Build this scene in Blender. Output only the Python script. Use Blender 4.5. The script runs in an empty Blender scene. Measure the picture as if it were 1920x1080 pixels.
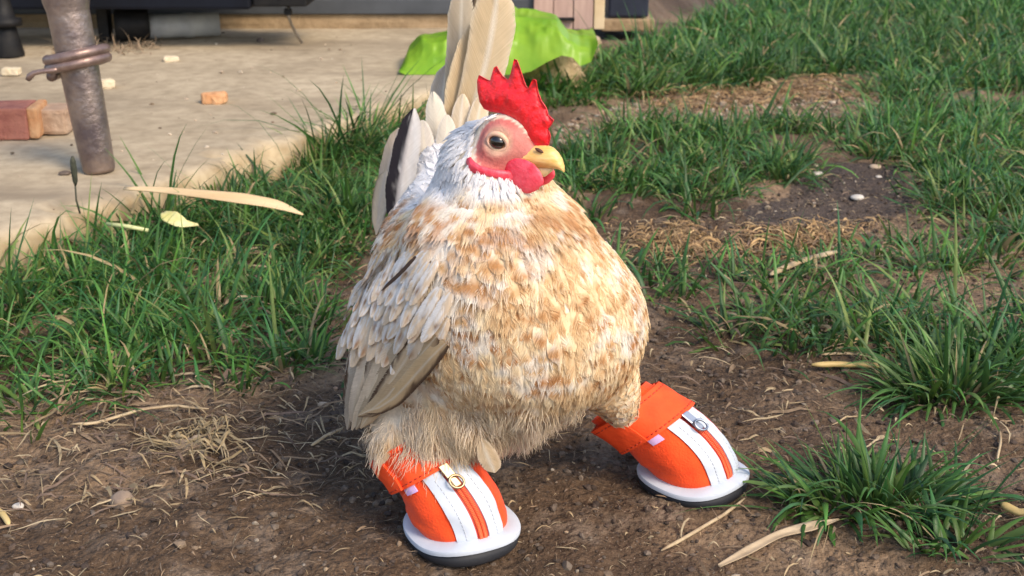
import bpy, bmesh, math, random
import numpy as np
from mathutils import Vector, Matrix
from mathutils.bvhtree import BVHTree

S = bpy.context.scene
COL = S.collection
R = math.radians
rng = np.random.default_rng(7)
random.seed(7)

# ------------------------------------------------------------------ camera
F = 2300.0
PITCH = R(20.0)
CAMH = 0.42
cam = bpy.data.cameras.new('camera'); camo = bpy.data.objects.new('camera', cam); COL.objects.link(camo)
camo.location = (0, 0, CAMH); camo.rotation_euler = (R(90) - PITCH, 0, 0)
cam.sensor_width = 36; cam.lens = F / 1920 * 36
cam.clip_start = 0.02; cam.clip_end = 500
cam.dof.use_dof = True; cam.dof.focus_distance = 0.78; cam.dof.aperture_fstop = 20
S.camera = camo

# ------------------------------------------------------------------ light
SUN_EL, SUN_AZ = R(44), math.atan2(0.72, -0.74)      # azimuth measured from +Y towards +X
world = bpy.data.worlds.new('World'); S.world = world; world.use_nodes = True
wn = world.node_tree; wn.nodes.clear()
sky = wn.nodes.new('ShaderNodeTexSky'); sky.sky_type = 'NISHITA'; sky.sun_disc = False
sky.sun_elevation = SUN_EL; sky.sun_rotation = SUN_AZ; sky.dust_density = 2.0
bg = wn.nodes.new('ShaderNodeBackground'); bg.inputs['Strength'].default_value = 0.135
wo = wn.nodes.new('ShaderNodeOutputWorld')
wn.links.new(sky.outputs[0], bg.inputs[0]); wn.links.new(bg.outputs[0], wo.inputs[0])
sl = bpy.data.lights.new('sun', 'SUN'); so = bpy.data.objects.new('sun', sl); COL.objects.link(so)
sl.energy = 1.5; sl.angle = R(20); sl.color = (1.0, 0.84, 0.64)
sd = Vector((math.sin(SUN_AZ) * math.cos(SUN_EL), math.cos(SUN_AZ) * math.cos(SUN_EL), math.sin(SUN_EL)))
so.rotation_euler = sd.to_track_quat('Z', 'Y').to_euler(); so.location = sd * 5
S.view_settings.view_transform = 'Standard'; S.view_settings.look = 'None'
S.view_settings.gamma = 1; S.view_settings.use_curve_mapping = False
S.view_settings.exposure = 1.18
S.render.engine = 'CYCLES'
S.cycles.use_denoising = True

# ------------------------------------------------------------------ helpers
cp, sp = math.cos(PITCH), math.sin(PITCH)
def ray(px, py):
    x = (px - 960) / F; v = (py - 540) / F
    return np.array([x, cp - v * sp, -sp - v * cp])
CAM = np.array([0, 0, CAMH])
def W(px, py, Y):                       # the point at world depth Y seen at that pixel
    d = ray(px, py); return CAM + d * (Y / d[1])
def G(px, py, z=0.0):                   # the point at height z
    d = ray(px, py); return CAM + d * ((z - CAMH) / d[2])
def PX(p):                              # metres per pixel there
    q = np.asarray(p) - CAM
    return (q[1] * cp - q[2] * sp) / F
def RP(px, py, o, n):                   # on the plane through o with normal n
    d = ray(px, py); return CAM + d * (np.dot(np.asarray(o) - CAM, n) / np.dot(d, n))
def nrm(v):
    v = np.asarray(v, float); return v / (np.linalg.norm(v, axis=-1, keepdims=True) + 1e-12)

def _h(ix, iy, iz, seed):
    n = (ix * 374761393 + iy * 668265263 + iz * 2147483647 + seed * 1274126177) & 0xffffffff
    n = ((n ^ (n >> 13)) * 1274126177) & 0xffffffff
    n = ((n ^ (n >> 16)) * 2246822519) & 0xffffffff
    return ((n ^ (n >> 15)) & 0xffffff) / float(0xffffff)
def noise(P, f=1.0, seed=0):            # value noise 0..1 at points P (...,3)
    P = np.asarray(P, float) * f + 1000.0
    I = np.floor(P).astype(np.int64); Fr = P - I; Fr = Fr * Fr * (3 - 2 * Fr)
    out = 0
    for a in (0, 1):
        wa = Fr[..., 0] if a else 1 - Fr[..., 0]
        for b in (0, 1):
            wb = Fr[..., 1] if b else 1 - Fr[..., 1]
            for c in (0, 1):
                wc = Fr[..., 2] if c else 1 - Fr[..., 2]
                out = out + wa * wb * wc * _h(I[..., 0] + a, I[..., 1] + b, I[..., 2] + c, seed)
    return out
def fbm(P, f=1.0, o=4, seed=0):
    s = 0; a = 1; t = 0
    for i in range(o):
        s = s + a * noise(P, f, seed + i * 17); t += a; a *= .5; f *= 2.03
    return s / t
def sst(a, b, x):
    t = np.clip((x - a) / (b - a), 0, 1); return t * t * (3 - 2 * t)
def mix(a, b, t):
    a = np.asarray(a, float); b = np.asarray(b, float); t = np.asarray(t)[..., None]
    return a * (1 - t) + b * t

def mk(name, V, faces, smooth=True, col=None, sharp=0):
    """mesh from arrays; faces: list of (n,k) index arrays"""
    me = bpy.data.meshes.new(name)
    V = np.asarray(V, np.float32).reshape(-1, 3)
    faces = [np.asarray(f, np.int32) for f in faces if len(f)]
    me.vertices.add(len(V)); me.vertices.foreach_set('co', V.ravel())
    idx = np.concatenate([f.ravel() for f in faces])
    tot = np.concatenate([np.full(len(f), f.shape[1], np.int32) for f in faces])
    st = np.concatenate([[0], np.cumsum(tot)[:-1]]).astype(np.int32)
    me.loops.add(len(idx)); me.loops.foreach_set('vertex_index', idx)
    me.polygons.add(len(tot)); me.polygons.foreach_set('loop_start', st)
    me.polygons.foreach_set('loop_total', tot)
    me.polygons.foreach_set('use_smooth', np.full(len(tot), smooth, bool))
    if col is not None:
        c = np.ones((len(V), 4), np.float32); c[:, :3] = np.asarray(col).reshape(-1, 3)
        at = me.attributes.new('Col', 'FLOAT_COLOR', 'POINT'); at.data.foreach_set('color', c.ravel())
    me.update(); me.validate()
    if sharp and smooth: me.set_sharp_from_angle(angle=R(sharp))
    return me
ORIG = {}
def tag(o, label=None, cat=None, group=None, kind=None):
    if label: o['label'] = label
    if cat: o['category'] = cat
    if group: o['group'] = group
    if kind: o['kind'] = kind
    return o
def root(name, loc, label, cat, group=None, rot=(0, 0, 0)):
    o = bpy.data.objects.new(name, None); COL.objects.link(o)
    o.empty_display_size = .02
    o.location = Vector(loc); o.rotation_euler = rot; ORIG[o.name] = np.array(loc, float)
    return tag(o, label, cat, group)
def put(name, me, mat, parent=None, local=False, kind=None, label=None):
    """link a mesh; its vertices are world ones unless local"""
    o = bpy.data.objects.new(name, me); COL.objects.link(o)
    if mat: me.materials.clear(); me.materials.append(mat)
    if parent is not None:
        o.parent = parent
        if not local:
            og = ORIG[parent.name]; ORIG[o.name] = og
            me.transform(Matrix.Translation(Vector(-og)))
        else: ORIG[o.name] = np.zeros(3)
    if kind: o['kind'] = kind
    if label: o['label'] = label
    return o
def solo(name, me, mat, label, cat, group=None):
    """a thing that is one mesh; origin moved to its base"""
    co = np.empty(len(me.vertices) * 3, np.float32); me.vertices.foreach_get('co', co); co = co.reshape(-1, 3)
    b = np.array([co[:, 0].mean(), co[:, 1].mean(), co[:, 2].min()])
    me.transform(Matrix.Translation(Vector(-b)))
    o = put(name, me, mat); o.location = Vector(b)
    return tag(o, label, cat, group)

def grid_faces(a, b, wrap=False):
    i = np.arange(a - 1)[:, None]; j = np.arange(b if wrap else b - 1)[None]
    j2 = (j + 1) % b
    return np.stack([i * b + j, i * b + j2, (i + 1) * b + j2, (i + 1) * b + j], -1).reshape(-1, 4)
def tube(pts, rad, n=10, flat=1.0, cap=True, side=None):
    pts = np.asarray(pts, float); m = len(pts); rad = np.broadcast_to(np.asarray(rad, float), (m,))
    T = nrm(np.gradient(pts, axis=0))
    u = np.array(side, float) if side is not None else np.array([0.13, 0.21, 0.97])
    V = []
    for i in range(m):
        u = u - T[i] * np.dot(u, T[i])
        if np.linalg.norm(u) < 1e-6: u = np.cross(T[i], [1, 0, 0.3])
        u = nrm(u); w = np.cross(T[i], u)
        a = np.linspace(0, 2 * np.pi, n, endpoint=False)
        V.append(pts[i] + rad[i] * (np.cos(a)[:, None] * u + np.sin(a)[:, None] * w * flat))
    V = np.array(V).reshape(-1, 3); f = [grid_faces(m, n, True)]
    if cap:
        V = np.vstack([V, pts[0], pts[-1]]); k = m * n
        j = np.arange(n); j2 = (j + 1) % n
        f.append(np.stack([np.full(n, k), j2, j], -1)); f.append(np.stack([np.full(n, k + 1), (m - 1) * n + j, (m - 1) * n + j2], -1))
    return V, f
def join(parts):
    V = []; f = []; k = 0
    for v, fs in parts:
        V.append(v); f += [np.asarray(x) + k for x in fs]; k += len(v)
    return np.vstack(V), f
def sphere(c, r, ax=None, nu=20, nv=14):
    a = np.linspace(0, 2 * np.pi, nu, endpoint=False); b = np.linspace(0, np.pi, nv)
    P = np.stack([np.sin(b)[:, None] * np.cos(a), np.sin(b)[:, None] * np.sin(a), np.cos(b)[:, None] * np.ones(nu)], -1).reshape(-1, 3)
    r = np.broadcast_to(np.asarray(r, float), (3,)); P = P * r
    if ax is not None: P = P @ np.asarray(ax)
    return P + np.asarray(c), [grid_faces(nv, nu, True)]
def box_bm(bm, c, s, M=None, bev=0.0):
    r = bmesh.ops.create_cube(bm, size=1)
    vs = r['verts']
    for v in vs: v.co = Vector((v.co.x * s[0], v.co.y * s[1], v.co.z * s[2]))
    if bev:
        es = list({e for v in vs for e in v.link_edges})
        r2 = bmesh.ops.bevel(bm, geom=es, offset=bev, segments=2, profile=.6, affect='EDGES')
        vs = list({v for f in r2['faces'] for v in f.verts} | {v for v in vs if v.is_valid})
    for v in vs:
        v.co = (M @ v.co if M else v.co) + Vector(c)
def box_me(name, c, s, M=None, bev=0.003, rough=0.0, cuts=0, seed=0):
    bm = bmesh.new(); box_bm(bm, (0, 0, 0), s, None, bev)
    if cuts: bmesh.ops.subdivide_edges(bm, edges=[e for e in bm.edges if e.calc_length() > .012], cuts=cuts, use_grid_fill=True)
    if rough:
        co = np.array([v.co[:] for v in bm.verts]); d = (fbm(co + seed * 3.1, 60, 3, seed) - .5) * rough
        for v, dd in zip(bm.verts, d): v.co += v.normal * float(dd) if v.normal.length else Vector()
    for v in bm.verts: v.co = (M @ v.co if M else v.co) + Vector(c)
    me = bpy.data.meshes.new(name); bm.to_mesh(me); bm.free()
    return me
def inpoly(x, y, poly):
    poly = np.asarray(poly); ins = np.zeros(x.shape, bool); n = len(poly); j = n - 1
    for i in range(n):
        xi, yi = poly[i]; xj, yj = poly[j]
        c = ((yi > y) != (yj > y)) & (x < (xj - xi) * (y - yi) / (yj - yi + 1e-12) + xi)
        ins ^= c; j = i
    return ins
def wp(pts, z=0.0): return np.array([G(a, b, z)[:2] for a, b in pts])

# ------------------------------------------------------------------ materials
def newmat(name):
    m = bpy.data.materials.new(name); m.use_nodes = True
    nt = m.node_tree; b = nt.nodes['Principled BSDF']; return m, nt, b
def nd(nt, t, **k):
    n = nt.nodes.new(t)
    for a, v in k.items():
        if a in n.inputs: n.inputs[a].default_value = v
        else: setattr(n, a, v)
    return n
def noisemix(nt, b, c1, c2, scale, detail=5, lo=.35, hi=.65, coord='Object', rough=.6, stretch=None):
    tc = nd(nt, 'ShaderNodeTexCoord'); n = nd(nt, 'ShaderNodeTexNoise'); n.inputs['Scale'].default_value = scale
    n.inputs['Detail'].default_value = detail; n.inputs['Roughness'].default_value = rough
    if stretch:
        mp = nd(nt, 'ShaderNodeMapping'); mp.inputs['Scale'].default_value = stretch
        nt.links.new(tc.outputs[coord], mp.inputs[0]); nt.links.new(mp.outputs[0], n.inputs['Vector'])
    else: nt.links.new(tc.outputs[coord], n.inputs['Vector'])
    r = nd(nt, 'ShaderNodeValToRGB'); r.color_ramp.elements[0].position = lo; r.color_ramp.elements[1].position = hi
    r.color_ramp.elements[0].color = (*c1, 1); r.color_ramp.elements[1].color = (*c2, 1)
    nt.links.new(n.outputs['Fac'], r.inputs[0])
    return r.outputs[0], n
def bump(nt, b, scale, strength, dist=.002, detail=4, coord='Object', stretch=None):
    tc = nd(nt, 'ShaderNodeTexCoord'); n = nd(nt, 'ShaderNodeTexNoise'); n.inputs['Scale'].default_value = scale
    n.inputs['Detail'].default_value = detail
    if stretch:
        mp = nd(nt, 'ShaderNodeMapping'); mp.inputs['Scale'].default_value = stretch
        nt.links.new(tc.outputs[coord], mp.inputs[0]); nt.links.new(mp.outputs[0], n.inputs['Vector'])
    else: nt.links.new(tc.outputs[coord], n.inputs['Vector'])
    bp = nd(nt, 'ShaderNodeBump'); bp.inputs['Strength'].default_value = strength; bp.inputs['Distance'].default_value = dist
    nt.links.new(n.outputs['Fac'], bp.inputs['Height']); nt.links.new(bp.outputs[0], b.inputs['Normal'])
    return bp
def mixc(nt, fac, a, b_, mode='MIX'):
    m = nd(nt, 'ShaderNodeMix'); m.data_type = 'RGBA'; m.blend_type = mode
    for s, v in ((0, fac), (6, a), (7, b_)):
        if hasattr(v, 'links') or isinstance(v, bpy.types.NodeSocket): nt.links.new(v, m.inputs[s])
        else: m.inputs[s].default_value = v if s == 0 else (*v, 1)
    return m.outputs[2]
def simple(name, c, rough=.6, c2=None, scale=40, bs=0, bscale=120, bd=.001, metal=0, stretch=None, sheen=0, coat=0, spec=None, lo=.35, hi=.65):
    m, nt, b = newmat(name)
    b.inputs['Roughness'].default_value = rough; b.inputs['Metallic'].default_value = metal
    if c2: 
        o, _ = noisemix(nt, b, c, c2, scale, stretch=stretch, lo=lo, hi=hi); nt.links.new(o, b.inputs['Base Color'])
    else: b.inputs['Base Color'].default_value = (*c, 1)
    if bs: bump(nt, b, bscale, bs, bd, stretch=stretch)
    if sheen: b.inputs['Sheen Weight'].default_value = sheen
    if coat: b.inputs['Coat Weight'].default_value = coat
    if spec is not None: b.inputs['Specular IOR Level'].default_value = spec
    return m
def attrmat(name, rough=.7, transl=0.0, spec=.3, nz=0, nscale=300, sheen=0, stretch=None, bs=0, bscale=200, bd=.0006):
    m, nt, b = newmat(name)
    a = nd(nt, 'ShaderNodeAttribute'); a.attribute_name = 'Col'
    c = a.outputs['Color']
    if nz:
        o, _ = noisemix(nt, b, (1 - nz,) * 3, (1 + nz * .5,) * 3, nscale, stretch=stretch)
        c = mixc(nt, 1.0, c, o, 'MULTIPLY')
    nt.links.new(c, b.inputs['Base Color']); b.inputs['Roughness'].default_value = rough
    b.inputs['Specular IOR Level'].default_value = spec
    if sheen: b.inputs['Sheen Weight'].default_value = sheen
    if bs: bump(nt, b, bscale, bs, bd)
    if transl:
        t = nd(nt, 'ShaderNodeBsdfTranslucent'); nt.links.new(c, t.inputs[0])
        ms = nd(nt, 'ShaderNodeMixShader'); ms.inputs[0].default_value = transl
        nt.links.new(b.outputs[0], ms.inputs[1]); nt.links.new(t.outputs[0], ms.inputs[2])
        nt.links.new(ms.outputs[0], nt.nodes['Material Output'].inputs[0])
    return m

M = {}
M['grass'] = attrmat('grass_blade', .44, .30, .34, nz=.18, nscale=90)
M['straw'] = attrmat('straw_fibre', .7, .1, .3, nz=.25, nscale=200)
M['feather'] = attrmat('feather', .72, .16, .2, nz=.10, nscale=260, sheen=.25, bs=.35, bscale=420, bd=.0006)
M['barb'] = attrmat('feather_barb', .75, .2, .15)
M['pebble'] = attrmat('pebble', .85, 0, .25, nz=.3, nscale=250, bs=.4, bscale=300)
M['orange'] = simple('orange_fabric', (.78, .062, .012), .85, (.88, .085, .016), 45, bs=.8, bscale=700, bd=.0008, sheen=.1, spec=.2)
M['orange_strap'] = simple('orange_strap', (.78, .066, .014), .75, (.87, .085, .018), 70, bs=.6, bscale=420, bd=.0006, spec=.25)
M['white_trim'] = simple('white_leatherette', (.43, .47, .53), .6, (.48, .52, .58), 50, bs=.2, bscale=300, bd=.0004)
M['sole_white'] = simple('white_rubber', (.43, .47, .53), .6, (.50, .54, .60), 40, bs=.15, bscale=200, bd=.0005)
M['sole_dark'] = simple('dark_rubber', (.008, .009, .013), .7, (.016, .017, .021), 80, bs=.3, bscale=200)
M['stitch_o'] = simple('orange_thread', (.42, .03, .008), .7)
M['stitch_w'] = simple('white_thread', (.45, .47, .50), .7)
M['zip'] = simple('orange_zip_teeth', (.85, .12, .035), .4)
M['zip_tape'] = simple('zip_tape', (.40, .022, .006), .6)
M['silver'] = simple('silver_metal', (.30, .33, .38), .38, metal=1)
M['brass'] = simple('brass_metal', (.42, .31, .19), .38, metal=1)
M['lilac'] = simple('lilac_lining', (.60, .40, .66), .7)
M['comb'] = simple('comb_flesh', (.76, .008, .016), .34, (.86, .022, .026), 200, bs=.55, bscale=700, bd=.0009, spec=.5)
M['wattle'] = simple('wattle_flesh', (.70, .028, .055), .42, (.78, .085, .12), 220, bs=.5, bscale=620, bd=.0009, spec=.45)
M['beak'] = simple('beak_horn', (.66, .37, .085), .42, (.74, .49, .19), 130, bs=.35, bscale=260, bd=.0008, stretch=(1, 1, 3))
M['eye'] = simple('eye_black', (.006, .004, .003), .06, coat=.6)
M['iris'] = simple('eye_brown', (.34, .17, .06), .12, coat=.5)
M['lid'] = simple('eyelid', (.58, .40, .24), .55, (.62, .36, .27), 200)

# ------------------------------------------------------------------ ground
SLABZ = 0.05
SLAB_A, SLAB_B = G(0, 440, SLABZ)[:2], G(1128, 66, SLABZ)[:2]      # its front edge
sdir = nrm(SLAB_B - SLAB_A); snor = np.array([sdir[1], -sdir[0]])     # towards the lawn
def slab_d(x, y): return (x - SLAB_A[0]) * snor[0] + (y - SLAB_A[1]) * snor[1]

dirt_dark = wp([(1490, 310), (1690, 305), (1710, 390), (1610, 425), (1430, 440), (1390, 400), (1480, 365)])
gravel = wp([(1030, 245), (1150, 195), (1290, 185), (1450, 165), (1560, 145), (1650, 150), (1660, 215), (1500, 232), (1300, 242), (1200, 235), (1060, 285)])
thatch_polys = [wp([(1180, 180), (1450, 160), (1560, 148), (1640, 155), (1640, 185), (1450, 200), (1250, 215)]),
                wp([(1380, 445), (1500, 425), (1650, 415), (1600, 455), (1480, 490), (1390, 500)]),
                wp([(1170, 440), (1290, 430), (1400, 480), (1330, 510), (1200, 500)])]

def ground_h(x, y):
    P = np.stack([x, y, np.zeros_like(x)], -1)
    h = (fbm(P, 5, 3, 3) - .5) * .022 + (fbm(P, 28, 3, 11) - .5) * .011 + (fbm(P, 120, 3, 23) - .5) * .005
    far = sst(3, 7, np.hypot(x, y))
    h = h * (1 - far)
    under = sst(.005, -.02, slab_d(x, y))
    return h - under * .02
xs = np.concatenate([-np.geomspace(90, 1.1, 26), np.arange(-1.05, 1.45, .0036), np.geomspace(1.5, 90, 26)])
yd = [.42]
while yd[-1] < 3.3: yd.append(yd[-1] + .0026 + .0042 * (yd[-1] - .42))
ys = np.concatenate([-np.geomspace(60, .3, 20), np.linspace(-.2, .40, 12), yd, np.geomspace(3.45, 120, 26)])
gx, gy = np.meshgrid(xs, ys); gz = ground_h(gx, gy)
# colour of the soil itself: dry / damp patches
PP = np.stack([gx, gy, 0 * gx], -1)
dry = fbm(PP, 6, 4, 41)
soil = mix((.088, .056, .034), (.215, .145, .090), sst(.40, .66, dry))
soil = mix(soil, (.20, .15, .11), sst(.56, .75, fbm(PP, 45, 4, 57)) * .55)
dk = inpoly(gx, gy, dirt_dark).astype(float)
soil = mix(soil, (.050, .041, .038), dk * .8)
gv = inpoly(gx, gy, gravel).astype(float)
soil = mix(soil, (.24, .165, .10), gv * .8)
gm = mk('ground', np.stack([gx, gy, gz], -1), [grid_faces(len(ys), len(xs))], col=soil)
mg, nt, b = newmat('soil')
a = nd(nt, 'ShaderNodeAttribute'); a.attribute_name = 'Col'
o1, _ = noisemix(nt, b, (.45, .43, .42), (1.5, 1.5, 1.48), 170, 6, .3, .72, rough=.72)
c1 = mixc(nt, 1.0, a.outputs['Color'], o1, 'MULTIPLY')
o2, _ = noisemix(nt, b, (.0, .0, .0), (1, 1, 1), 900, 2, .66, .72)
c2 = mixc(nt, o2, c1, (.30, .235, .18))
nt.links.new(c2, b.inputs['Base Color']); b.inputs['Roughness'].default_value = .92
b.inputs['Specular IOR Level'].default_value = .2
bump(nt, b, 230, .9, .006, 8)
g = put('ground', gm, mg, kind='structure')

# concrete slab
import itertools
back = np.array([0, 1.0]) 
def slab_pt(t, d, z):   # along the edge, back from the edge
    p = SLAB_A + sdir * t - snor * d; return np.array([p[0], p[1], z])
LN = float(np.linalg.norm(SLAB_B - SLAB_A))
ts = np.concatenate([[-4, -2], np.arange(-1.0, LN + .001, .008)]); ts[-1] = LN
prof = [(0.012, -.03), (0.006, .0), (0.003, .02), (0.0, .036), (-.004, .046), (-.012, SLABZ), (-.03, SLABZ)] + [(-d, SLABZ) for d in np.geomspace(.05, 5.5, 44)]
V = []
for t in ts:
    for d, z in prof: V.append(slab_pt(t, -d, z))
V = np.array(V); Vn = V.copy()
edge = np.repeat([(-.035 < d) * 1.0 for d, z in prof][:], 1)
edge = np.tile(edge, len(ts))
nn = (fbm(V, 30, 4, 5) - .5)
V[:, :2] += snor * (nn * .022 * edge)[:, None]
V[:, 2] += (fbm(V, 8, 3, 9) - .5) * .006 * (1 - edge) + (fbm(V, 90, 3, 19) - .5) * .0022
chip = sst(.60, .72, fbm(V, 22, 3, 77)) * edge
V[:, :2] -= snor * (chip * .012)[:, None]; V[:, 2] -= chip * .006
np_ = len(prof)
endf = np.array([[(len(ts) - 1) * np_ + i for i in range(np_)]])
sm = mk('concrete_slab', V, [grid_faces(len(ts), np_)[:, ::-1], ])
ms_, nt, b = newmat('concrete')
o1, _ = noisemix(nt, b, (.28, .22, .14), (.43, .35, .235), 5, 8, .3, .68, rough=.62)
o2, _ = noisemix(nt, b, (.80, .78, .75), (1.08, 1.08, 1.08), 40, 6, .3, .6)
c = mixc(nt, 1.0, o1, o2, 'MULTIPLY')
o3, _ = noisemix(nt, b, (0, 0, 0), (1, 1, 1), 3.2, 6, .53, .68, stretch=(.35, 1.6, 1))
c = mixc(nt, o3, c, (.22, .17, .11))
o4, _ = noisemix(nt, b, (0, 0, 0), (1, 1, 1), 420, 2, .70, .76)
c = mixc(nt, o4, c, (.14, .11, .09))
# the broken edge shows yellower mortar
gn = nd(nt, 'ShaderNodeNewGeometry'); sx = nd(nt, 'ShaderNodeSeparateXYZ'); nt.links.new(gn.outputs['Position'], sx.inputs[0])
mr = nd(nt, 'ShaderNodeMapRange'); mr.inputs['From Min'].default_value = SLABZ - .002; mr.inputs['From Max'].default_value = SLABZ - .012
nt.links.new(sx.outputs[2], mr.inputs[0])
oy, _ = noisemix(nt, b, (.27, .19, .095), (.42, .33, .20), 40, 5, .35, .65)
c = mixc(nt, mr.outputs[0], c, oy)
nt.links.new(c, b.inputs['Base Color']); b.inputs['Roughness'].default_value = .85
bump(nt, b, 120, .12, .003, 6)
put('patio_slab', sm, ms_, kind='structure')

# ------------------------------------------------------------------ grass
def blades(B, L, w, az, phi, kap, colb, colt, seg=5, twist=None):
    """B (N,3) bases; blades bend from angle phi (off vertical) by kap over their length"""
    N = len(B); s = np.linspace(0, 1, seg + 1)
    ph = phi[:, None] + kap[:, None] * s[None] ** 1.4
    ds = 1.0 / seg
    hx = np.concatenate([np.zeros((N, 1)), np.cumsum(np.sin((ph[:, 1:] + ph[:, :-1]) / 2) * ds, 1)], 1) * L[:, None]
    hz = np.concatenate([np.zeros((N, 1)), np.cumsum(np.cos((ph[:, 1:] + ph[:, :-1]) / 2) * ds, 1)], 1) * L[:, None]
    d = np.stack([np.cos(az), np.sin(az), 0 * az], -1)
    tw = az + np.pi / 2 + (rng.normal(0, .6, N) if twist is None else twist)
    tw2 = tw[:, None] + rng.normal(0, .5, N)[:, None] * s
    e = np.stack([np.cos(tw2), np.sin(tw2), 0.25 * np.sin(tw2 * 3)], -1)
    C = B[:, None] + d[:, None] * hx[..., None] + np.array([0, 0, 1.0]) * hz[..., None]
    C[..., 2] = np.maximum(C[..., 2], B[:, None, 2] + .0005)
    wid = w[:, None] * (0.62 + .38 * np.minimum(1, s * 4)) * np.clip(1 - s ** 2.2, .03, 1)
    npp = d[:, None] * np.cos(ph)[..., None] - np.array([0, 0, 1.0]) * np.sin(ph)[..., None]      # the blade is folded along its midrib
    V = np.stack([C - e * wid[..., None] / 2, C - npp * (wid * .22)[..., None], C + e * wid[..., None] / 2], 2)      # N,seg+1,3,3
    t = s[None, :, None] ** .7
    c = colb[:, None] * (1 - t) + colt[:, None] * t
    c = np.repeat(c[:, :, None], 3, 2); c[:, :, 1] *= 1.18
    k = np.arange(seg)
    f = np.concatenate([np.stack([3 * k + q, 3 * k + 1 + q, 3 * k + 4 + q, 3 * k + 3 + q], -1) for q in (0, 1)])
    f = (f[None] + (np.arange(N) * (3 * (seg + 1)))[:, None, None]).reshape(-1, 4)
    return V.reshape(-1, 3), f, c.reshape(-1, 3)
def clumps(poly, dens, nb, spread, Lm, wm, kind='lawn', z0=None, seg=5, thin=None, limit=None):
    poly = np.asarray(poly); lo, hi = poly.min(0), poly.max(0)
    n = int(dens * np.prod(hi - lo)); c = rng.uniform(lo, hi, (n, 2))
    c = c[inpoly(c[:, 0], c[:, 1], poly)]
    keep = noise(np.c_[c, 0 * c[:, 0]], 9, 91) > (.22 if thin is None else thin)
    c = c[keep]
    k = rng.poisson(nb, len(c)) + 3
    i = np.repeat(np.arange(len(c)), k); N = len(i)
    off = rng.normal(0, 1, (N, 2)) * spread
    B2 = c[i] + off
    ok = (slab_d(B2[:, 0], B2[:, 1]) > .004)
    i, off, B2 = i[ok], off[ok], B2[ok]; N = len(i)
    B = np.c_[B2, ground_h(B2[:, 0], B2[:, 1]) - .002]
    cs = rng.lognormal(0, .22, len(c))
    L = Lm * cs[i] * rng.lognormal(-.05, .32, N)
    w = wm * rng.lognormal(0, .25, N)
    lean = rng.uniform(0, 2 * np.pi, len(c))
    outw = np.arctan2(off[:, 1], off[:, 0])
    az = np.where(rng.random(N) < .65, outw + rng.normal(0, .6, N), lean[i] + rng.normal(0, .5, N))
    phi = np.abs(rng.normal(.38, .34, N)) + np.hypot(*off.T) / spread * .16
    kap = np.abs(rng.normal(.95, .7, N))
    hue = noise(np.c_[c, 0 * c[:, 0]], 4, 33)[i]; r = rng.random(N)[:, None]
    base = np.array([.095, .130, .028]) * (1 - r) + np.array([.045, .085, .025]) * r
    tip = (np.array([.078, .200, .030]) * (1 - r) + np.array([.020, .098, .034]) * r) * rng.lognormal(0, .25, (N, 1))
    tip = tip * (.75 + .6 * hue[:, None]); 
    yel = (rng.random(N) < .10)[:, None]
    tip = np.where(yel, np.array([.16, .24, .055]), tip); base = np.where(yel, np.array([.17, .20, .06]), base)
    dead = (rng.random(N) < .07)[:, None]
    tip = np.where(dead, np.array([.36, .27, .13]), tip); base = np.where(dead, np.array([.30, .23, .12]), base)
    kap = np.where(dead[:, 0], kap + .8, kap)
    return B, L, w, az, phi, kap, base, tip
GRASS = []
def lawn(*a, seg=5, **k): GRASS.append(blades(*clumps(*a, **k), seg=seg))
left = wp([(-260, 640), (0, 530), (120, 462), (230, 380), (330, 340), (480, 310), (590, 285), (650, 215), (760, 190), (860, 190), (860, 330), (735, 420), (700, 470),
           (610, 490), (590, 560), (655, 590), (645, 662), (440, 725), (400, 757), (230, 762), (0, 808), (-260, 920)])
lawn(left, 1250, 25, .015, .044, .0034)
edge_l = wp([(190, 405), (330, 350), (470, 320), (470, 345), (330, 400), (220, 440)])
lawn(edge_l, 800, 11, .018, .088, .0034)
edge_m = wp([(570, 285), (640, 215), (770, 180), (790, 230), (690, 300), (600, 330)])
lawn(edge_m, 1250, 30, .016, .100, .0038)
up1 = wp([(1010, 175), (1080, 135), (1130, 80), (1215, 25), (1330, -40), (1900, -90), (2300, -60), (2300, 170), (1660, 175), (1640, 140), (1540, 140), (1450, 155), (1290, 178), (1150, 190), (1020, 240)])
lawn(up1, 680, 27, .022, .048, .0048, seg=4)
bg1 = wp([(1190, 10), (1330, -50), (1900, -180), (2500, -150), (2500, -60), (1330, -30)])
lawn(bg1, 160, 26, .03, .07, .0055, seg=3)
mid = wp([(880, 330), (1030, 300), (1120, 258), (1220, 240), (1300, 250), (1500, 238), (1660, 222), (1920, 200), (2200, 200), (2200, 420), (1740, 405), (1720, 370), (1700, 300), (1600, 292), (1500, 305), (1485, 360), (1400, 372), (1290, 405), (1170, 405), (1090, 420), (880, 400)])
lawn(mid, 950, 26, .017, .039, .0037)
lawn(np.array([(.88, 1.35), (1.0, 1.0), (2.4, 1.0), (2.4, 3.4), (2.0, 3.4)]), 260, 24, .024, .046, .0046, seg=3)
mid2 = wp([(1640, 170), (1700, 150), (1760, 215), (1660, 225)])
lawn(mid2, 700, 22, .02, .055, .0036, seg=4)
r3 = wp([(1165, 515), (1330, 530), (1470, 515), (1570, 485), (1700, 450), (1850, 420), (2200, 430), (2200, 470), (1850, 495), (1700, 510), (1500, 545), (1370, 545), (1190, 560)])
r3b = wp([(1100, 500), (1340, 525), (1340, 560), (1180, 575), (1100, 560)])
lawn(r3b, 700, 18, .016, .044, .0038, thin=.0)
lawn(r3, 950, 18, .016, .042, .0038)
r4 = wp([(1350, 600), (1480, 575), (1640, 570), (1760, 560), (1860, 590), (1860, 700), (1700, 690), (1620, 670), (1480, 648), (1370, 635)])
r5 = wp([(1330, 560), (1500, 555), (1700, 530), (1920, 520), (2200, 560), (2200, 640), (1900, 620), (1640, 650), (1480, 660), (1330, 630)])
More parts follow.
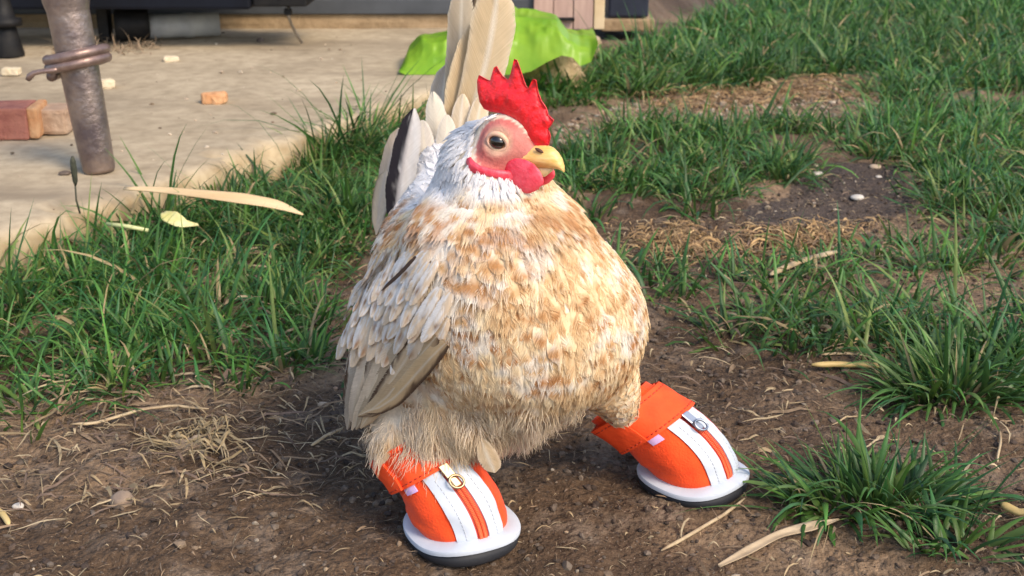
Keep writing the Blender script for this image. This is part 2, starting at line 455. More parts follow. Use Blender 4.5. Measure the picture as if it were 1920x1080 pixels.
lawn(r5, 560, 12, .02, .040, .0034, thin=.34)
r6 = wp([(1640, 660), (1780, 640), (2100, 640), (2100, 820), (1840, 800), (1700, 760)])
lawn(r6, 500, 14, .018, .050, .0036, thin=.3)
lawn(r4, 800, 16, .018, .042, .0038, thin=.25)
left_thin = wp([(-200, 780), (0, 770), (240, 735), (420, 690), (640, 640), (640, 690), (430, 740), (240, 790), (0, 830), (-200, 900)])
lawn(left_thin, 150, 7, .012, .034, .0028, thin=.3)
def gjoin(L):
    V = []; f = []; c = []; k = 0
    for v, ff, cc in L: V.append(v); f.append(ff + k); c.append(cc); k += len(v)
    return np.vstack(V), np.vstack(f), np.vstack(c)
V, f, c = gjoin(GRASS)
print('grass blades tris', len(f) * 2)
put('grass', mk('grass', V, [f], col=c), M['grass'], kind='stuff')

def tuft(label, px, py, rx, ry, n, Lm, wm, lean=None, group='grass tufts on the bare soil'):
    c = G(px, py); mx = PX(c)
    a = rng.uniform(0, 2 * np.pi, n); r = np.sqrt(rng.random(n)) 
    B2 = np.c_[c[0] + r * np.cos(a) * rx * mx, c[1] + r * np.sin(a) * ry * mx * 2.2]
    B = np.c_[B2, ground_h(B2[:, 0], B2[:, 1]) - .002]
    L = Lm * rng.lognormal(-.05, .33, n); w = wm * rng.lognormal(0, .22, n)
    az = a + rng.normal(0, .7, n)
    phi = np.abs(rng.normal(.18, .22, n)) + r * .75; kap = np.abs(rng.normal(.95, .75, n))
    q = rng.random(n)[:, None]
    base = np.array([.085, .125, .025]) * (1 - q) + np.array([.035, .07, .022]) * q
    tip = (np.array([.076, .190, .030]) * (1 - q) + np.array([.020, .090, .032]) * q) * rng.lognormal(0, .25, (n, 1))
    y = (rng.random(n) < .12)[:, None]; tip = np.where(y, [.14, .23, .06], tip)
    d = (rng.random(n) < .05)[:, None]; w = np.where(d[:, 0], w * .6, w); tip = np.where(d, [.38, .30, .16], tip); base = np.where(d, [.34, .27, .15], base)
    V, f, cc = blades(B, L, w, az, phi, kap, base, tip, seg=7)
    solo('grass_tuft', mk('grass_tuft', V, [f], col=cc), M['grass'], label, 'grass tuft', group)
tuft('broad bladed green grass tuft beside the toe of the shoe with the silver zip pull', 1640, 945, 180, 30, 300, .048, .0042)
tuft('small low grass tuft with yellowish base at the bottom right corner of the soil', 1790, 1025, 110, 20, 60, .045, .0042)
tuft('tall spreading grass tuft at the right edge behind the yellow stalk', 1790, 735, 120, 40, 330, .060, .0038)
tuft('bright green grass tuft cut off by the right frame edge', 1925, 690, 70, 50, 200, .066, .0038)

# ------------------------------------------------------------------ litter, crumbs, pebbles
def ico(sub=1):
    bm = bmesh.new(); bmesh.ops.create_icosphere(bm, subdivisions=sub, radius=1)
    v = np.array([x.co[:] for x in bm.verts]); f = np.array([[x.index for x in y.verts] for y in bm.faces]); bm.free(); return v, f
ICO1, ICO2, ICO3 = ico(1), ico(2), ico(3)
def scatter_pebbles(poly, n, rmin, rmax, cols, ic=ICO1, sink=.3):
    poly = np.asarray(poly); lo, hi = poly.min(0), poly.max(0)
    c = rng.uniform(lo, hi, (n * 3, 2)); c = c[inpoly(c[:, 0], c[:, 1], poly) & (slab_d(c[:, 0], c[:, 1]) > .01)][:n]; n = len(c)
    r = rmin * (rmax / rmin) ** (rng.random(n) ** 2.2)
    v, f = ic; k = len(v)
    sc = rng.uniform(.6, 1.3, (n, 1, 3)); a = rng.uniform(0, 6.28, n)
    P = v[None] * (1 + rng.normal(0, .16, (n, k, 1))) * sc * r[:, None, None]; P[..., 2] *= .75
    ca, sa = np.cos(a)[:, None], np.sin(a)[:, None]
    P = np.stack([P[..., 0] * ca - P[..., 1] * sa, P[..., 0] * sa + P[..., 1] * ca, P[..., 2]], -1)
    z = ground_h(c[:, 0], c[:, 1]) + r * (.5 - sink)
    P += np.c_[c, z][:, None]
    cols = np.array(cols); cc = cols[rng.integers(0, len(cols), n)] * rng.uniform(.7, 1.25, (n, 1))
    return P.reshape(-1, 3), (f[None] + (np.arange(n) * k)[:, None, None]).reshape(-1, 3), np.repeat(cc, k, 0)
near = wp([(-200, 1250), (-200, 700), (400, 690), (700, 480), (1200, 430), (1700, 300), (2100, 460), (2150, 1250)])
dirtc = [(.075, .052, .038), (.10, .074, .055), (.055, .039, .03), (.13, .10, .075)]
V, f, c = gjoin([scatter_pebbles(near, 12000, .0007, .0036, dirtc)])
put('soil_crumbs', mk('soil_crumbs', V, [f], smooth=False, col=c), M['pebble'], kind='stuff')
stonec = [(.26, .19, .12), (.30, .24, .17), (.21, .15, .10), (.36, .30, .23), (.26, .17, .11)]
V, f, c = gjoin([scatter_pebbles(near, 520, .0008, .0032, stonec), scatter_pebbles(gravel, 1700, .0018, .007, stonec), scatter_pebbles(dirt_dark, 60, .001, .004, stonec)])
put('gravel', mk('gravel', V, [f], smooth=False, col=c), M['pebble'], kind='stuff')
def fibres(poly, n, lmin, lmax, wid, cols, lift=.003, seg=4):
    poly = np.asarray(poly); lo, hi = poly.min(0), poly.max(0)
    c = rng.uniform(lo, hi, (n * 3, 2)); c = c[inpoly(c[:, 0], c[:, 1], poly) & (slab_d(c[:, 0], c[:, 1]) > .01)][:n]; n = len(c)
    L = lmin * (lmax / lmin) ** (rng.random(n) ** 1.6); a = rng.normal(0, 1.0, n) * .9 + rng.choice([0, np.pi], n)
    cur = rng.normal(0, .5, n); s = np.linspace(0, 1, seg + 1)
    an = a[:, None] + cur[:, None] * s
    st = np.stack([np.cos(an), np.sin(an)], -1) * (L[:, None, None] / seg)
    p = c[:, None] + np.cumsum(st, 1) - st.mean(1, keepdims=True) * seg / 2
    z = ground_h(p[..., 0], p[..., 1]) + .0008 + lift * rng.random((n, 1)) ** 2 + lift * .8 * np.sin(s * 3.1) * rng.random((n, 1))
    w = wid * rng.lognormal(0, .35, n)[:, None] * np.clip(1 - np.abs(s * 2 - 1) ** 3, .15, 1)
    e = np.stack([-np.sin(an), np.cos(an), rng.normal(0, .6, (n, 1)) * np.ones_like(an)], -1)
    C = np.concatenate([p, z[..., None]], -1)
    V = np.stack([C - e * w[..., None] / 2, C + e * w[..., None] / 2], 2)
    k = np.arange(seg); f = np.stack([2 * k, 2 * k + 1, 2 * k + 3, 2 * k + 2], -1)
    f = (f[None] + (np.arange(n) * 2 * (seg + 1))[:, None, None]).reshape(-1, 4)
    cols = np.array(cols); cc = cols[rng.integers(0, len(cols), n)] * rng.uniform(.6, 1.2, (n, 1))
    return V.reshape(-1, 3), f, np.repeat(cc, 2 * (seg + 1), 0)
strawc = [(.34, .25, .14), (.26, .18, .11), (.42, .33, .20), (.20, .14, .09), (.16, .11, .08)]
thc = [(.40, .25, .11), (.34, .21, .10), (.46, .31, .15), (.24, .15, .08)]
leftlit = wp([(-200, 1000), (-200, 790), (240, 740), (420, 700), (640, 660), (700, 900), (400, 960)])
clumpy = wp([(270, 850), (330, 800), (420, 800), (440, 850), (380, 880)])
rightlit = wp([(1180, 640), (1400, 560), (1900, 560), (2000, 1100), (1500, 1100), (1250, 1060)])
L_ = [fibres(near, 6500, .003, .018, .0006, strawc), fibres(leftlit, 900, .008, .05, .0010, strawc, .006),
      fibres(clumpy, 140, .012, .04, .0012, [(.40, .31, .18), (.34, .25, .13)], .012),
      fibres(rightlit, 420, .008, .045, .0011, strawc, .005)]
for tp in thatch_polys:
    cen = tp.mean(0)
    L_.append(fibres(tp, 480, .008, .040, .0011, thc, .009))
    L_.append(fibres(cen + (tp - cen) * 1.35, 420, .006, .032, .0010, thc + strawc, .006))
    if tp is thatch_polys[0]: L_.append(fibres(tp, 900, .012, .05, .0015, thc, .010))
    q = cen + (tp - cen) * .55; L_.append(fibres(q, 300, .010, .045, .0012, thc, .012))
gr = fibres(left, 900, .02, .07, .0016, strawc, .01); L_.append(gr)
L_.append(fibres(r4, 250, .015, .06, .0014, strawc, .008)); L_.append(fibres(r3, 300, .015, .06, .0014, strawc, .01))
V, f, c = gjoin(L_)
put('straw_litter', mk('straw_litter', V, [f], col=c), M['straw'], kind='stuff')

# ------------------------------------------------------------------ the hen
def proj(P):
    q = np.asarray(P) - CAM
    dep = q[..., 1] * cp - q[..., 2] * sp
    return 960 + F * q[..., 0] / dep, 540 - F * (q[..., 1] * sp + q[..., 2] * cp) / dep
HD = nrm([.88, -.47, -.06]); HU = nrm(np.array([.06, 0, 1.0]) - HD * np.dot([.06, 0, 1.0], HD)); HL = np.cross(HD, HU)   # forward, up, its right side (towards the camera)
HC = W(948, 268, .715)
blobs = []
def blob(px, py, Y, rx, rz, ry, ax=None):
    c = W(px, py, Y); m = PX(c); blobs.append(sphere(c, (rx * m, ry, rz * m), ax))
def capsule(a, b, ra, rb, n=7):
    a, b = W(*a), W(*b)
    for t in np.linspace(0, 1, n):
        c = a * (1 - t) + b * t; blobs.append(sphere(c, (ra * (1 - t) + rb * t) * PX(c)))
blob(970, 596, .728, 234, 170, .082)
blob(945, 560, .725, 222, 175, .082)
blob(930, 500, .724, 178, 172, .080)
blob(825, 610, .755, 150, 165, .080)
blob(880, 728, .733, 172, 92, .058)
blob(925, 385, .737, 105, 115, .058)
blob(908, 315, .740, 74, 80, .044)
blob(850, 490, .82, 140, 140, .088)
blob(840, 370, .88, 66, 110, .06)
capsule((1090, 640, .738), (1162, 755, .744), 94, 40)
capsule((840, 735, .733), (800, 852, .708), 88, 50)
m0 = PX(HC)
blobs.append(sphere(HC, (64 * m0, 44 * m0, 56 * m0), np.array([HD, HL, HU])))
blobs.append(sphere(HC + HD * 40 * m0 - HU * 18 * m0, (48 * m0, 28 * m0, 32 * m0), np.array([HD, HL, HU])))
capsule((940, 285, .718), (915, 340, .735), 58, 92, 5)
blob(815, 826, .708, 80, 44, .030)
blob(748, 790, .716, 56, 40, .028)
# folded wing on the near side
wa, wb_ = W(800, 500, .700), W(706, 760, .722)
wd = nrm(wb_ - wa); wn_ = nrm(np.array([-.62, -.75, .1])); wn_ = nrm(wn_ - wd * np.dot(wn_, wd)); wx = np.cross(wd, wn_)
WC = (wa + wb_) / 2; WAX = np.array([wd, wn_, wx])
blobs.append(sphere(WC, (.060, .020, .031), WAX))
blobs.append(sphere(WC + wd * .018 + wx * .006, (.046, .018, .028), WAX))
bv, bf = join(blobs)
tm = mk('blobs', bv, bf); to = bpy.data.objects.new('blobs', tm); COL.objects.link(to)
md = to.modifiers.new('r', 'REMESH'); md.mode = 'VOXEL'; md.voxel_size = .0024
sm2 = to.modifiers.new('s', 'SMOOTH'); sm2.iterations = 9; sm2.factor = .5
dg = bpy.context.evaluated_depsgraph_get()
bodym = bpy.data.meshes.new_from_object(to.evaluated_get(dg)); bodym.name = 'hen_body'
bpy.data.objects.remove(to); bpy.data.meshes.remove(tm)
nV = len(bodym.vertices)
bco = np.empty(nV * 3); bodym.vertices.foreach_get('co', bco); bco = bco.reshape(-1, 3)
bno = np.empty(nV * 3); bodym.vertices.foreach_get('normal', bno); bno = bno.reshape(-1, 3)
ed = np.empty(len(bodym.edges) * 2, np.int32); bodym.edges.foreach_get('vertices', ed); ed = ed.reshape(-1, 2)
deg = np.bincount(ed.ravel(), minlength=nV)[:, None]
wsm = (sst(.262, .225, bco[:, 2]) * sst(.044, .062, np.linalg.norm(bco - HC, axis=1)) * sst(.055, .075, bco[:, 2]))[:, None]
qv = (bco - WC) @ WAX.T; wz = sst(1.45, 1.0, np.sqrt((qv[:, 0] / .062) ** 2 + (qv[:, 2] / .036) ** 2)) * (qv[:, 1] > -.004)
wsm = wsm * (1 - .93 * wz[:, None])
for it in range(150):
    acc_ = np.stack([np.bincount(ed[:, 0], bco[ed[:, 1], q], nV) + np.bincount(ed[:, 1], bco[ed[:, 0], q], nV) for q in range(3)], -1) / deg
    bco = bco + (acc_ - bco) * .6 * wsm
    if it % 10 == 9: bco = bco + bno * .00028 * wsm
bx_, by_ = proj(bco); kt = np.clip((by_ - 440) / 250, 0, 1)
keel = np.exp(-((bx_ - (1028 + 42 * kt)) / 20) ** 2) * sst(420, 500, by_) * sst(640, 540, by_) * (bno[:, 1] < 0)
bco = bco - bno * (.0024 * keel)[:, None]
bodym.vertices.foreach_set('co', bco.astype(np.float32).ravel()); bodym.update()
bno = np.empty(nV * 3); bodym.vertices.foreach_get('normal', bno); bno = bno.reshape(-1, 3)
bodym.polygons.foreach_set('use_smooth', np.ones(len(bodym.polygons), bool))
bodym.calc_loop_triangles()
tri = np.empty(len(bodym.loop_triangles) * 3, np.int32); bodym.loop_triangles.foreach_get('vertices', tri); tri = tri.reshape(-1, 3)
bvh = BVHTree.FromPolygons(bco.tolist(), tri.tolist())
def HIT(px, py, off=0.0, Y=None):
    d = Vector(ray(px, py)).normalized()
    h, n, i, t = bvh.ray_cast(Vector(CAM), d)
    if h is None: return W(px, py, Y if Y else .73), np.array([0, -1., 0])
    return np.array(h) + np.array(n) * off, np.array(n)
# bare face: an egg shaped patch on both sides of the head
fpix = [(897, 262), (899, 243), (915, 228), (936, 225), (960, 233), (975, 251), (996, 262), (1000, 300), (985, 322), (955, 328), (925, 318), (903, 300), (897, 280)]
fl = np.array([[np.dot(RP(a, b_, HC + HL * 35 * m0, HL) - HC, HD), np.dot(RP(a, b_, HC + HL * 35 * m0, HL) - HC, HU)] for a, b_ in fpix])
def headloc(P): q = P - HC; return q @ HD, q @ HU, q @ HL
def facemask(P, grow=1.0):
    a, b_, c_ = headloc(P); cen = fl.mean(0)
    return inpoly((a - cen[0]) / grow + cen[0], (b_ - cen[1]) / grow + cen[1], fl) & (np.abs(c_) < .05) & (np.abs(c_) > .004) | ((a > .018) & (np.abs(c_) < .02) & (np.abs(b_ + .001) < .019))
fm = facemask(bco)
ea, eb, ec = headloc(bco)
eyep, eyen = HIT(933, 266); eloc = [float(x) for x in headloc(eyep)]
de = np.hypot(ea - eloc[0], eb - eloc[1])
skin = mix((.44, .105, .09), (.52, .20, .165), fbm(bco, 120, 3, 2))
skin = mix(skin, (.60, .40, .27), sst(.0100, .0062, de) * .75)
skin = mix(skin, (.56, .06, .06), sst(.006, -.010, eb - eloc[1] + .016) * .6)
skin = mix(skin, (.58, .09, .09), sst(.006, .02, eb - eloc[1]) * .5)
bcol = np.where(fm[:, None], skin, mix((.62, .50, .36), (.70, .62, .52), fbm(bco, 30, 2)))
at = bodym.attributes.new('Col', 'FLOAT_COLOR', 'POINT'); at.data.foreach_set('color', np.c_[bcol, np.ones(nV)].astype(np.float32).ravel())
# socket relief round the eye
dsp = np.where(fm, -.0006 + (fbm(bco, 420, 2, 8) - .5) * .0011 + .0016 * np.exp(-((de - .0085) / .003) ** 2), 0)
bodym.vertices.foreach_set('co', (bco + bno * dsp[:, None]).astype(np.float32).ravel()); bodym.update()
hen = root('hen', G(1010, 985), 'buff and white mottled hen with a red comb standing with spread legs in orange shoes', 'hen')
M['skin'] = attrmat('hen_skin', .6, 0, .3, nz=.12, nscale=420, bs=.5, bscale=650, bd=.0008)
put('body', bodym, M['skin'], hen)

# ---- plumage
area = np.linalg.norm(np.cross(bco[tri[:, 1]] - bco[tri[:, 0]], bco[tri[:, 2]] - bco[tri[:, 0]]), axis=1)
NC = 60000
ti = rng.choice(len(tri), NC, p=area / area.sum()); r1 = np.sqrt(rng.random(NC)); r2 = rng.random(NC)
cand = bco[tri[ti, 0]] * (1 - r1)[:, None] + bco[tri[ti, 1]] * (r1 * (1 - r2))[:, None] + bco[tri[ti, 2]] * (r1 * r2)[:, None]
cn = nrm(bno[tri[ti, 0]] + bno[tri[ti, 1]] + bno[tri[ti, 2]])
ha, hb, hc = headloc(cand)
qz = (cand - WC) @ WAX.T; cqx, cqy = proj(cand)
ok = ~(((qz[:, 0] / .066) ** 2 + (qz[:, 2] / .036) ** 2 < 1.0) & (qz[:, 1] > -.004) & (cqy > 600)) & ~((cqx > 1085) & (cqy > 792)) & ~facemask(cand, 1.05) & (cand[:, 2] > .03) & ~((ha > .002) & (np.abs(hc) < .013) & (hb > -.004)) & ~((ha > -.02) & (np.abs(hc) < .0035) & (hb > .0))
cand, cn = cand[ok], cn[ok]
dh = np.linalg.norm(cand - HC, axis=1)
qw = (cand - WC) @ WAX.T; wing = ((qw[:, 0] / .064) ** 2 + (qw[:, 2] / .035) ** 2 < 1.1) & (qw[:, 1] > -.002)
cpx, cpy = proj(cand); wing = wing & (cpy < 700)
rad = np.where(dh < .035, .0030, np.where(dh < .06, .0042, np.where(wing, .0055, .0066)))
cell = .008; hsh = {}; acc = []
for i in range(len(cand)):
    p = cand[i]; k = (int(p[0] // cell), int(p[1] // cell), int(p[2] // cell)); r_ = rad[i] ** 2; good = True
    for dx in (-1, 0, 1):
        for dy in (-1, 0, 1):
            for dz in (-1, 0, 1):
                for q in hsh.get((k[0] + dx, k[1] + dy, k[2] + dz), ()):
                    if (q[0] - p[0]) ** 2 + (q[1] - p[1]) ** 2 + (q[2] - p[2]) ** 2 < r_: good = False; break
                if not good: break
            if not good: break
        if not good: break
    if good: hsh.setdefault(k, []).append(p); acc.append(i)
acc = np.array(acc)
P, N_, wing, dh, ppx, ppy = cand[acc], cn[acc], wing[acc], dh[acc], cpx[acc], cpy[acc]
NF = len(P); print('feathers', NF)
TB = W(835, 300, .93)                                 # tail root
wback = sst(.77, .86, P[:, 1])
flow = np.array([0, .18, -1.0]) * (1 - wback)[:, None] + nrm(TB - P) * wback[:, None]
flow += nrm(P - (HC + np.array([0, 0, .01]))) * (sst(.10, .03, dh) * 1.0)[:, None]
flow = np.where(wing[:, None], wd + np.array([0, .0, -.1]), flow)
ank = W(1176, 800, .744); th_ = sst(.060, .040, np.linalg.norm(P - W(1165, 745, .744), axis=1))
flow = flow * (1 - th_)[:, None] + nrm(ank - P + np.array([.012, 0, 0])) * th_[:, None] * 1.2
flow += rng.normal(0, .10, (NF, 3))
T_ = nrm(flow - N_ * (flow * N_).sum(1)[:, None]); B_ = np.cross(N_, T_)
belly = sst(730, 830, ppy)
hk = sst(.075, .04, dh)
L = .020 * (1 - hk) + .016 * hk; L = np.where(dh < .033, .0085, L); L = L * (1 - .60 * th_); brow = (headloc(P)[0] > -.022) & (headloc(P)[1] > .004) & (dh < .034); L = np.where(brow, .0075, L); L = np.where(wing, .021, L) * rng.lognormal(0, .12, NF)
Wd = .0165 * (1 - hk) + .0085 * hk; Wd = np.where(dh < .033, .0036, Wd); Wd = np.where(brow, .0012, Wd); Wd = np.where(wing, .0125, Wd) * rng.lognormal(0, .1, NF)
Wd *= 1 - .3 * belly
fr = rng.random((NF, 4))
WHITE, CREAM, BUFF, RUST = np.array([.78, .75, .72]), np.array([.80, .67, .46]), np.array([.70, .50, .27]), np.array([.44, .20, .07])
def fcol(P, s, u, idx):
    """colour at a point of feather idx; s along, u across"""
    px, py = proj(P); f = fr[idx]
    side = sst(820, 1150, px)                          # the buff flank / the whiter flank, warm light from the right painted in
    a = fbm(P + .004 * (f[..., 0:1] - .5), 66, 3, 5) * 1.3 - .15 + .25 * (side - .52) + .06 * (f[..., 0] - .5) + .05 * sst(560, 760, py)
    c = mix(np.array([.78, .72, .63]), CREAM, sst(.38, .52, a)); c = mix(c, BUFF, sst(.55, .72, a) * .7)
    # tan crescents near the tips of some feathers
    cres = np.exp(-((s - .70 - .12 * (f[..., 3] - .5)) / .15) ** 2) * sst(.34, .54, f[..., 1] * .5 + fbm(P, 70, 3, 29) * .6) * sst(.34, .50, fbm(P, 230, 2, 31) + .06)
    c = mix(c, mix(BUFF, RUST, f[..., 2] * .75 + .2), np.clip(cres * 1.35, 0, 1))
    wp_ = P + .006 * np.stack([noise(P, 70, 81), noise(P, 70, 82), noise(P, 70, 83)], -1)
    curl = sst(.085, .02, np.abs(fbm(wp_, 78, 3, 41) - .5)) * sst(.42, .58, fbm(P, 34, 2, 43)) * sst(380, 430, py)
    c = mix(c, np.array([.50, .27, .11]), curl * .48)
    # darker mottles across the base of the neck
    nb = sst(365, 395, py) * sst(500, 420, py) * sst(.46, .56, fbm(P, 85, 3, 61)) * (.5 + .5 * sst(.2, .8, s))
    c = mix(c, RUST * 1.1, nb * .72)
    hw = sst(395, 345, py + (px - 900) * .10 + 55 * (noise(P, 70, 3) - .5)) * sst(1010, 940, px - (py - 300) * .3 - 60 * sst(290, 255, py))
    c = mix(c, WHITE * np.array([1.02, 1.04, 1.08]), hw)
    # near wing: white with small brown flecks
    wg = wing[idx] * 1.0
    cw = mix(WHITE, CREAM, sst(.45, .7, fbm(P, 40, 2, 9)) * .8)
    fl_ = np.exp(-((s - .70) / .17) ** 2) * np.exp(-(u / .6) ** 2) * sst(.25, .4, f[..., 1])
    cw = mix(cw, mix(RUST * .8, np.array([.10, .06, .035]), f[..., 2]), np.clip(fl_ * .85, 0, 1))
    c = mix(c, cw, wg)
    bl = sst(700, 830, py) * (1 - wg)
    c = mix(c, np.array([.58, .44, .29]) * (.8 + .4 * noise(P, 90, 4))[..., None], bl * .55)
    return c
SS = np.array([0, .2, .4, .6, .76, .9, 1.0]); US = np.array([-1, -.5, 0, .5, 1.0])
WS = np.interp(SS, [0, .2, .5, .75, .9, 1], [.3, .8, 1, .93, .66, .16])
RB = .085
def fpos(s, u, ii):      # s,u broadcast arrays with first axis = feather
    Li, Wi = L[ii][:, None], Wd[ii][:, None]
    w = np.interp(s, [0, .2, .5, .75, .9, 1], [.3, .8, 1, .93, .66, .16])
    lift = .0008 + .0006 * s * (.4 + 1.1 * fr[ii, 3])[:, None] - (Li * s) ** 2 / (2 * RB) * .85
    wv = u * w * Wi / 2
    h = lift - (u * u) * w * w * (Wi ** 2) / 4 / (2 * .03) * .7
    return P[ii][:, None] + T_[ii][:, None] * (Li * s)[..., None] + B_[ii][:, None] * wv[..., None] + N_[ii][:, None] * h[..., None]
s_, u_ = np.meshgrid(SS, US, indexing='ij'); s_, u_ = s_.ravel()[None], u_.ravel()[None]
ii = np.arange(NF); k = s_.shape[1]
s_b = np.repeat(s_, NF, 0); u_b = np.repeat(u_, NF, 0)
s_j = s_b + rng.normal(0, .02, s_b.shape) * (s_b > .5)
FP = fpos(s_j, u_b, ii); FC = fcol(FP, s_b, u_b, np.repeat(ii[:, None], k, 1))
FC = mix(FC, FC * .82 + .0, (np.abs(u_b) < .01) * .25)
gf = grid_faces(len(SS), len(US)); ff = (gf[None] + (ii * k)[:, None, None]).reshape(-1, 4)
put('plumage', mk('plumage', FP.reshape(-1, 3), [ff], col=FC), M['feather'], hen, kind='stuff')

def hairs(name, PT, rad, colr, mat, parent):
    """PT (n,m,3) strand points"""
    n, m = PT.shape[:2]
    cu = bpy.data.hair_curves.new(name); cu.add_curves([m] * n)
    og = ORIG[parent.name]
    cu.attributes['position'].data.foreach_set('vector', (PT - og).astype(np.float32).ravel())
    ra = cu.attributes.new('radius', 'FLOAT', 'POINT') if 'radius' not in cu.attributes else cu.attributes['radius']
    ra.data.foreach_set('value', (np.ones((n, m)) * rad).astype(np.float32).ravel())
    ca = cu.attributes.new('Col', 'FLOAT_COLOR', 'POINT')
    ca.data.foreach_set('color', np.concatenate([colr, np.ones((n, m, 1))], -1).astype(np.float32).ravel())
    o = bpy.data.objects.new(name, cu); COL.objects.link(o); cu.materials.append(mat)
    o.parent = parent; o['kind'] = 'stuff'; ORIG[o.name] = og
    return o
# barbs fringing every feather
nbarb = 44
bs = np.repeat(np.linspace(.34, .98, nbarb // 2)[None], NF, 0); bs = np.concatenate([bs, bs], 1) + rng.normal(0, .02, (NF, nbarb))
bu = np.concatenate([-np.ones((NF, nbarb // 2)), np.ones((NF, nbarb // 2))], 1)
mm = 4; tt = np.linspace(0, 1, mm)
S3 = (bs[..., None] - .06 + (.36 + .10 * belly[:, None, None]) * tt).reshape(NF, -1)
U3 = (bu[..., None] * (.22 + tt * (.74 + rng.normal(0, .08, (NF, nbarb, 1)))) * np.where(bs[..., None] > .9, .75, 1)).reshape(NF, -1)
def fpos_x(s, u, ii):
    Li, Wi = L[ii][:, None], Wd[ii][:, None]
    w = np.interp(np.clip(s, 0, 1.0), [0, .2, .5, .75, .9, 1], [.3, .8, 1, .93, .7, .35]) 
    lift = .0012 + .0007 * s * (.4 + 1.1 * fr[ii, 3])[:, None] - (Li * s) ** 2 / (2 * RB) * .8
    h = lift - (u * u) * w * w * (Wi ** 2) / 4 / (2 * .02) * .7 + rng.normal(0, .0002, s.shape)
    return P[ii][:, None] + T_[ii][:, None] * (Li * s)[..., None] + B_[ii][:, None] * (u * w * Wi / 2)[..., None] + N_[ii][:, None] * h[..., None]
BP = fpos_x(S3, U3, ii).reshape(NF * nbarb, mm, 3)
bi = np.repeat(np.repeat(ii, nbarb)[:, None], mm, 1)
BC = fcol(BP, S3.reshape(-1, mm), U3.reshape(-1, mm), bi)
BC = BC * rng.uniform(.94, 1.05, (NF * nbarb, 1, 1))
rr = np.array([.00017, .00017, .00013, .00005])[None]
hairs('feather_barbs', BP, rr, BC, M['barb'], hen)
# fine strands lying over the plumage along its flow; they run the feathers together
oi = np.repeat(ii, np.where(hk > .4, 40, np.where((ppy > 560) & (ppy < 760), 2, 0))); no_ = len(oi); m4 = 4; tt = np.linspace(0, 1, m4)
s0 = rng.uniform(.05, .75, no_); u0 = rng.uniform(-.8, .8, no_); ls = rng.uniform(.25, .5, no_)
So = s0[:, None] + ls[:, None] * tt; Uo = u0[:, None] * (1 + .25 * tt) + rng.normal(0, .08, (no_, 1)) * tt
wv_ = np.interp(np.clip(So, 0, 1), [0, .2, .5, .75, .9, 1], [.3, .8, 1, .93, .8, .6]) * Wd[oi][:, None] / 2
hO = np.where(hk[oi] > .4, .0020, .0014)[:, None] - (L[oi][:, None] * So) ** 2 / (2 * RB) * .8 - (Uo ** 2) * Wd[oi][:, None] ** 2 / 4 / .05 + rng.normal(0, .00022, (no_, 1))
OP = P[oi][:, None] + T_[oi][:, None] * (L[oi][:, None] * So)[..., None] + B_[oi][:, None] * (Uo * wv_)[..., None] + N_[oi][:, None] * hO[..., None]
OC = fcol(OP, np.clip(So, 0, 1), Uo, np.repeat(oi[:, None], m4, 1)) * rng.uniform(.95, 1.07, (no_, 1, 1))
hairs('feather_strands', OP, np.array([.00011, .00012, .00010, .00004])[None], OC, M['barb'], hen)
# loose down: belly, thighs, vent
dn = np.flatnonzero((belly > .25) & ~wing & (th_ < .3)); nd_ = 8000
di = rng.choice(dn, nd_); m5 = 5; tt = np.linspace(0, 1, m5)
base = P[di] + T_[di] * rng.uniform(-.004, .014, (nd_, 1)) + B_[di] * rng.uniform(-.008, .008, (nd_, 1)) + N_[di] * .002
cl_ = (np.stack([fbm(base, 95, 2, 71), fbm(base, 95, 2, 72), fbm(base, 95, 2, 73)], -1) - .5) * 2.6
dirn = nrm(T_[di] + N_[di] * rng.uniform(.05, .42, (nd_, 1)) + cl_ + rng.normal(0, .16, (nd_, 3)))
ln = rng.uniform(.004, .011, nd_) * (.6 + .9 * fbm(base, 60, 2, 75))
DP = base[:, None] + dirn[:, None] * (ln[:, None] * tt)[..., None] + rng.normal(0, .0007, (nd_, m5, 3)) * tt[None, :, None] + np.array([0, 0, -.004])[None, None] * (tt ** 2)[None, :, None]
DC = fcol(np.repeat(base[:, None], m5, 1), np.full((nd_, m5), .4), np.zeros((nd_, m5)), np.repeat(di[:, None], m5, 1))
DC = mix(DC, np.array([.74, .62, .46]), np.full((nd_, m5), .35)) * rng.uniform(.75, 1.1, (nd_, 1, 1)) * (.7 + .6 * fbm(base, 70, 2, 76))[:, None, None]
hairs('down', DP, np.array([.00016, .00016, .00014, .0001, .00004])[None], DC, M['barb'], hen)

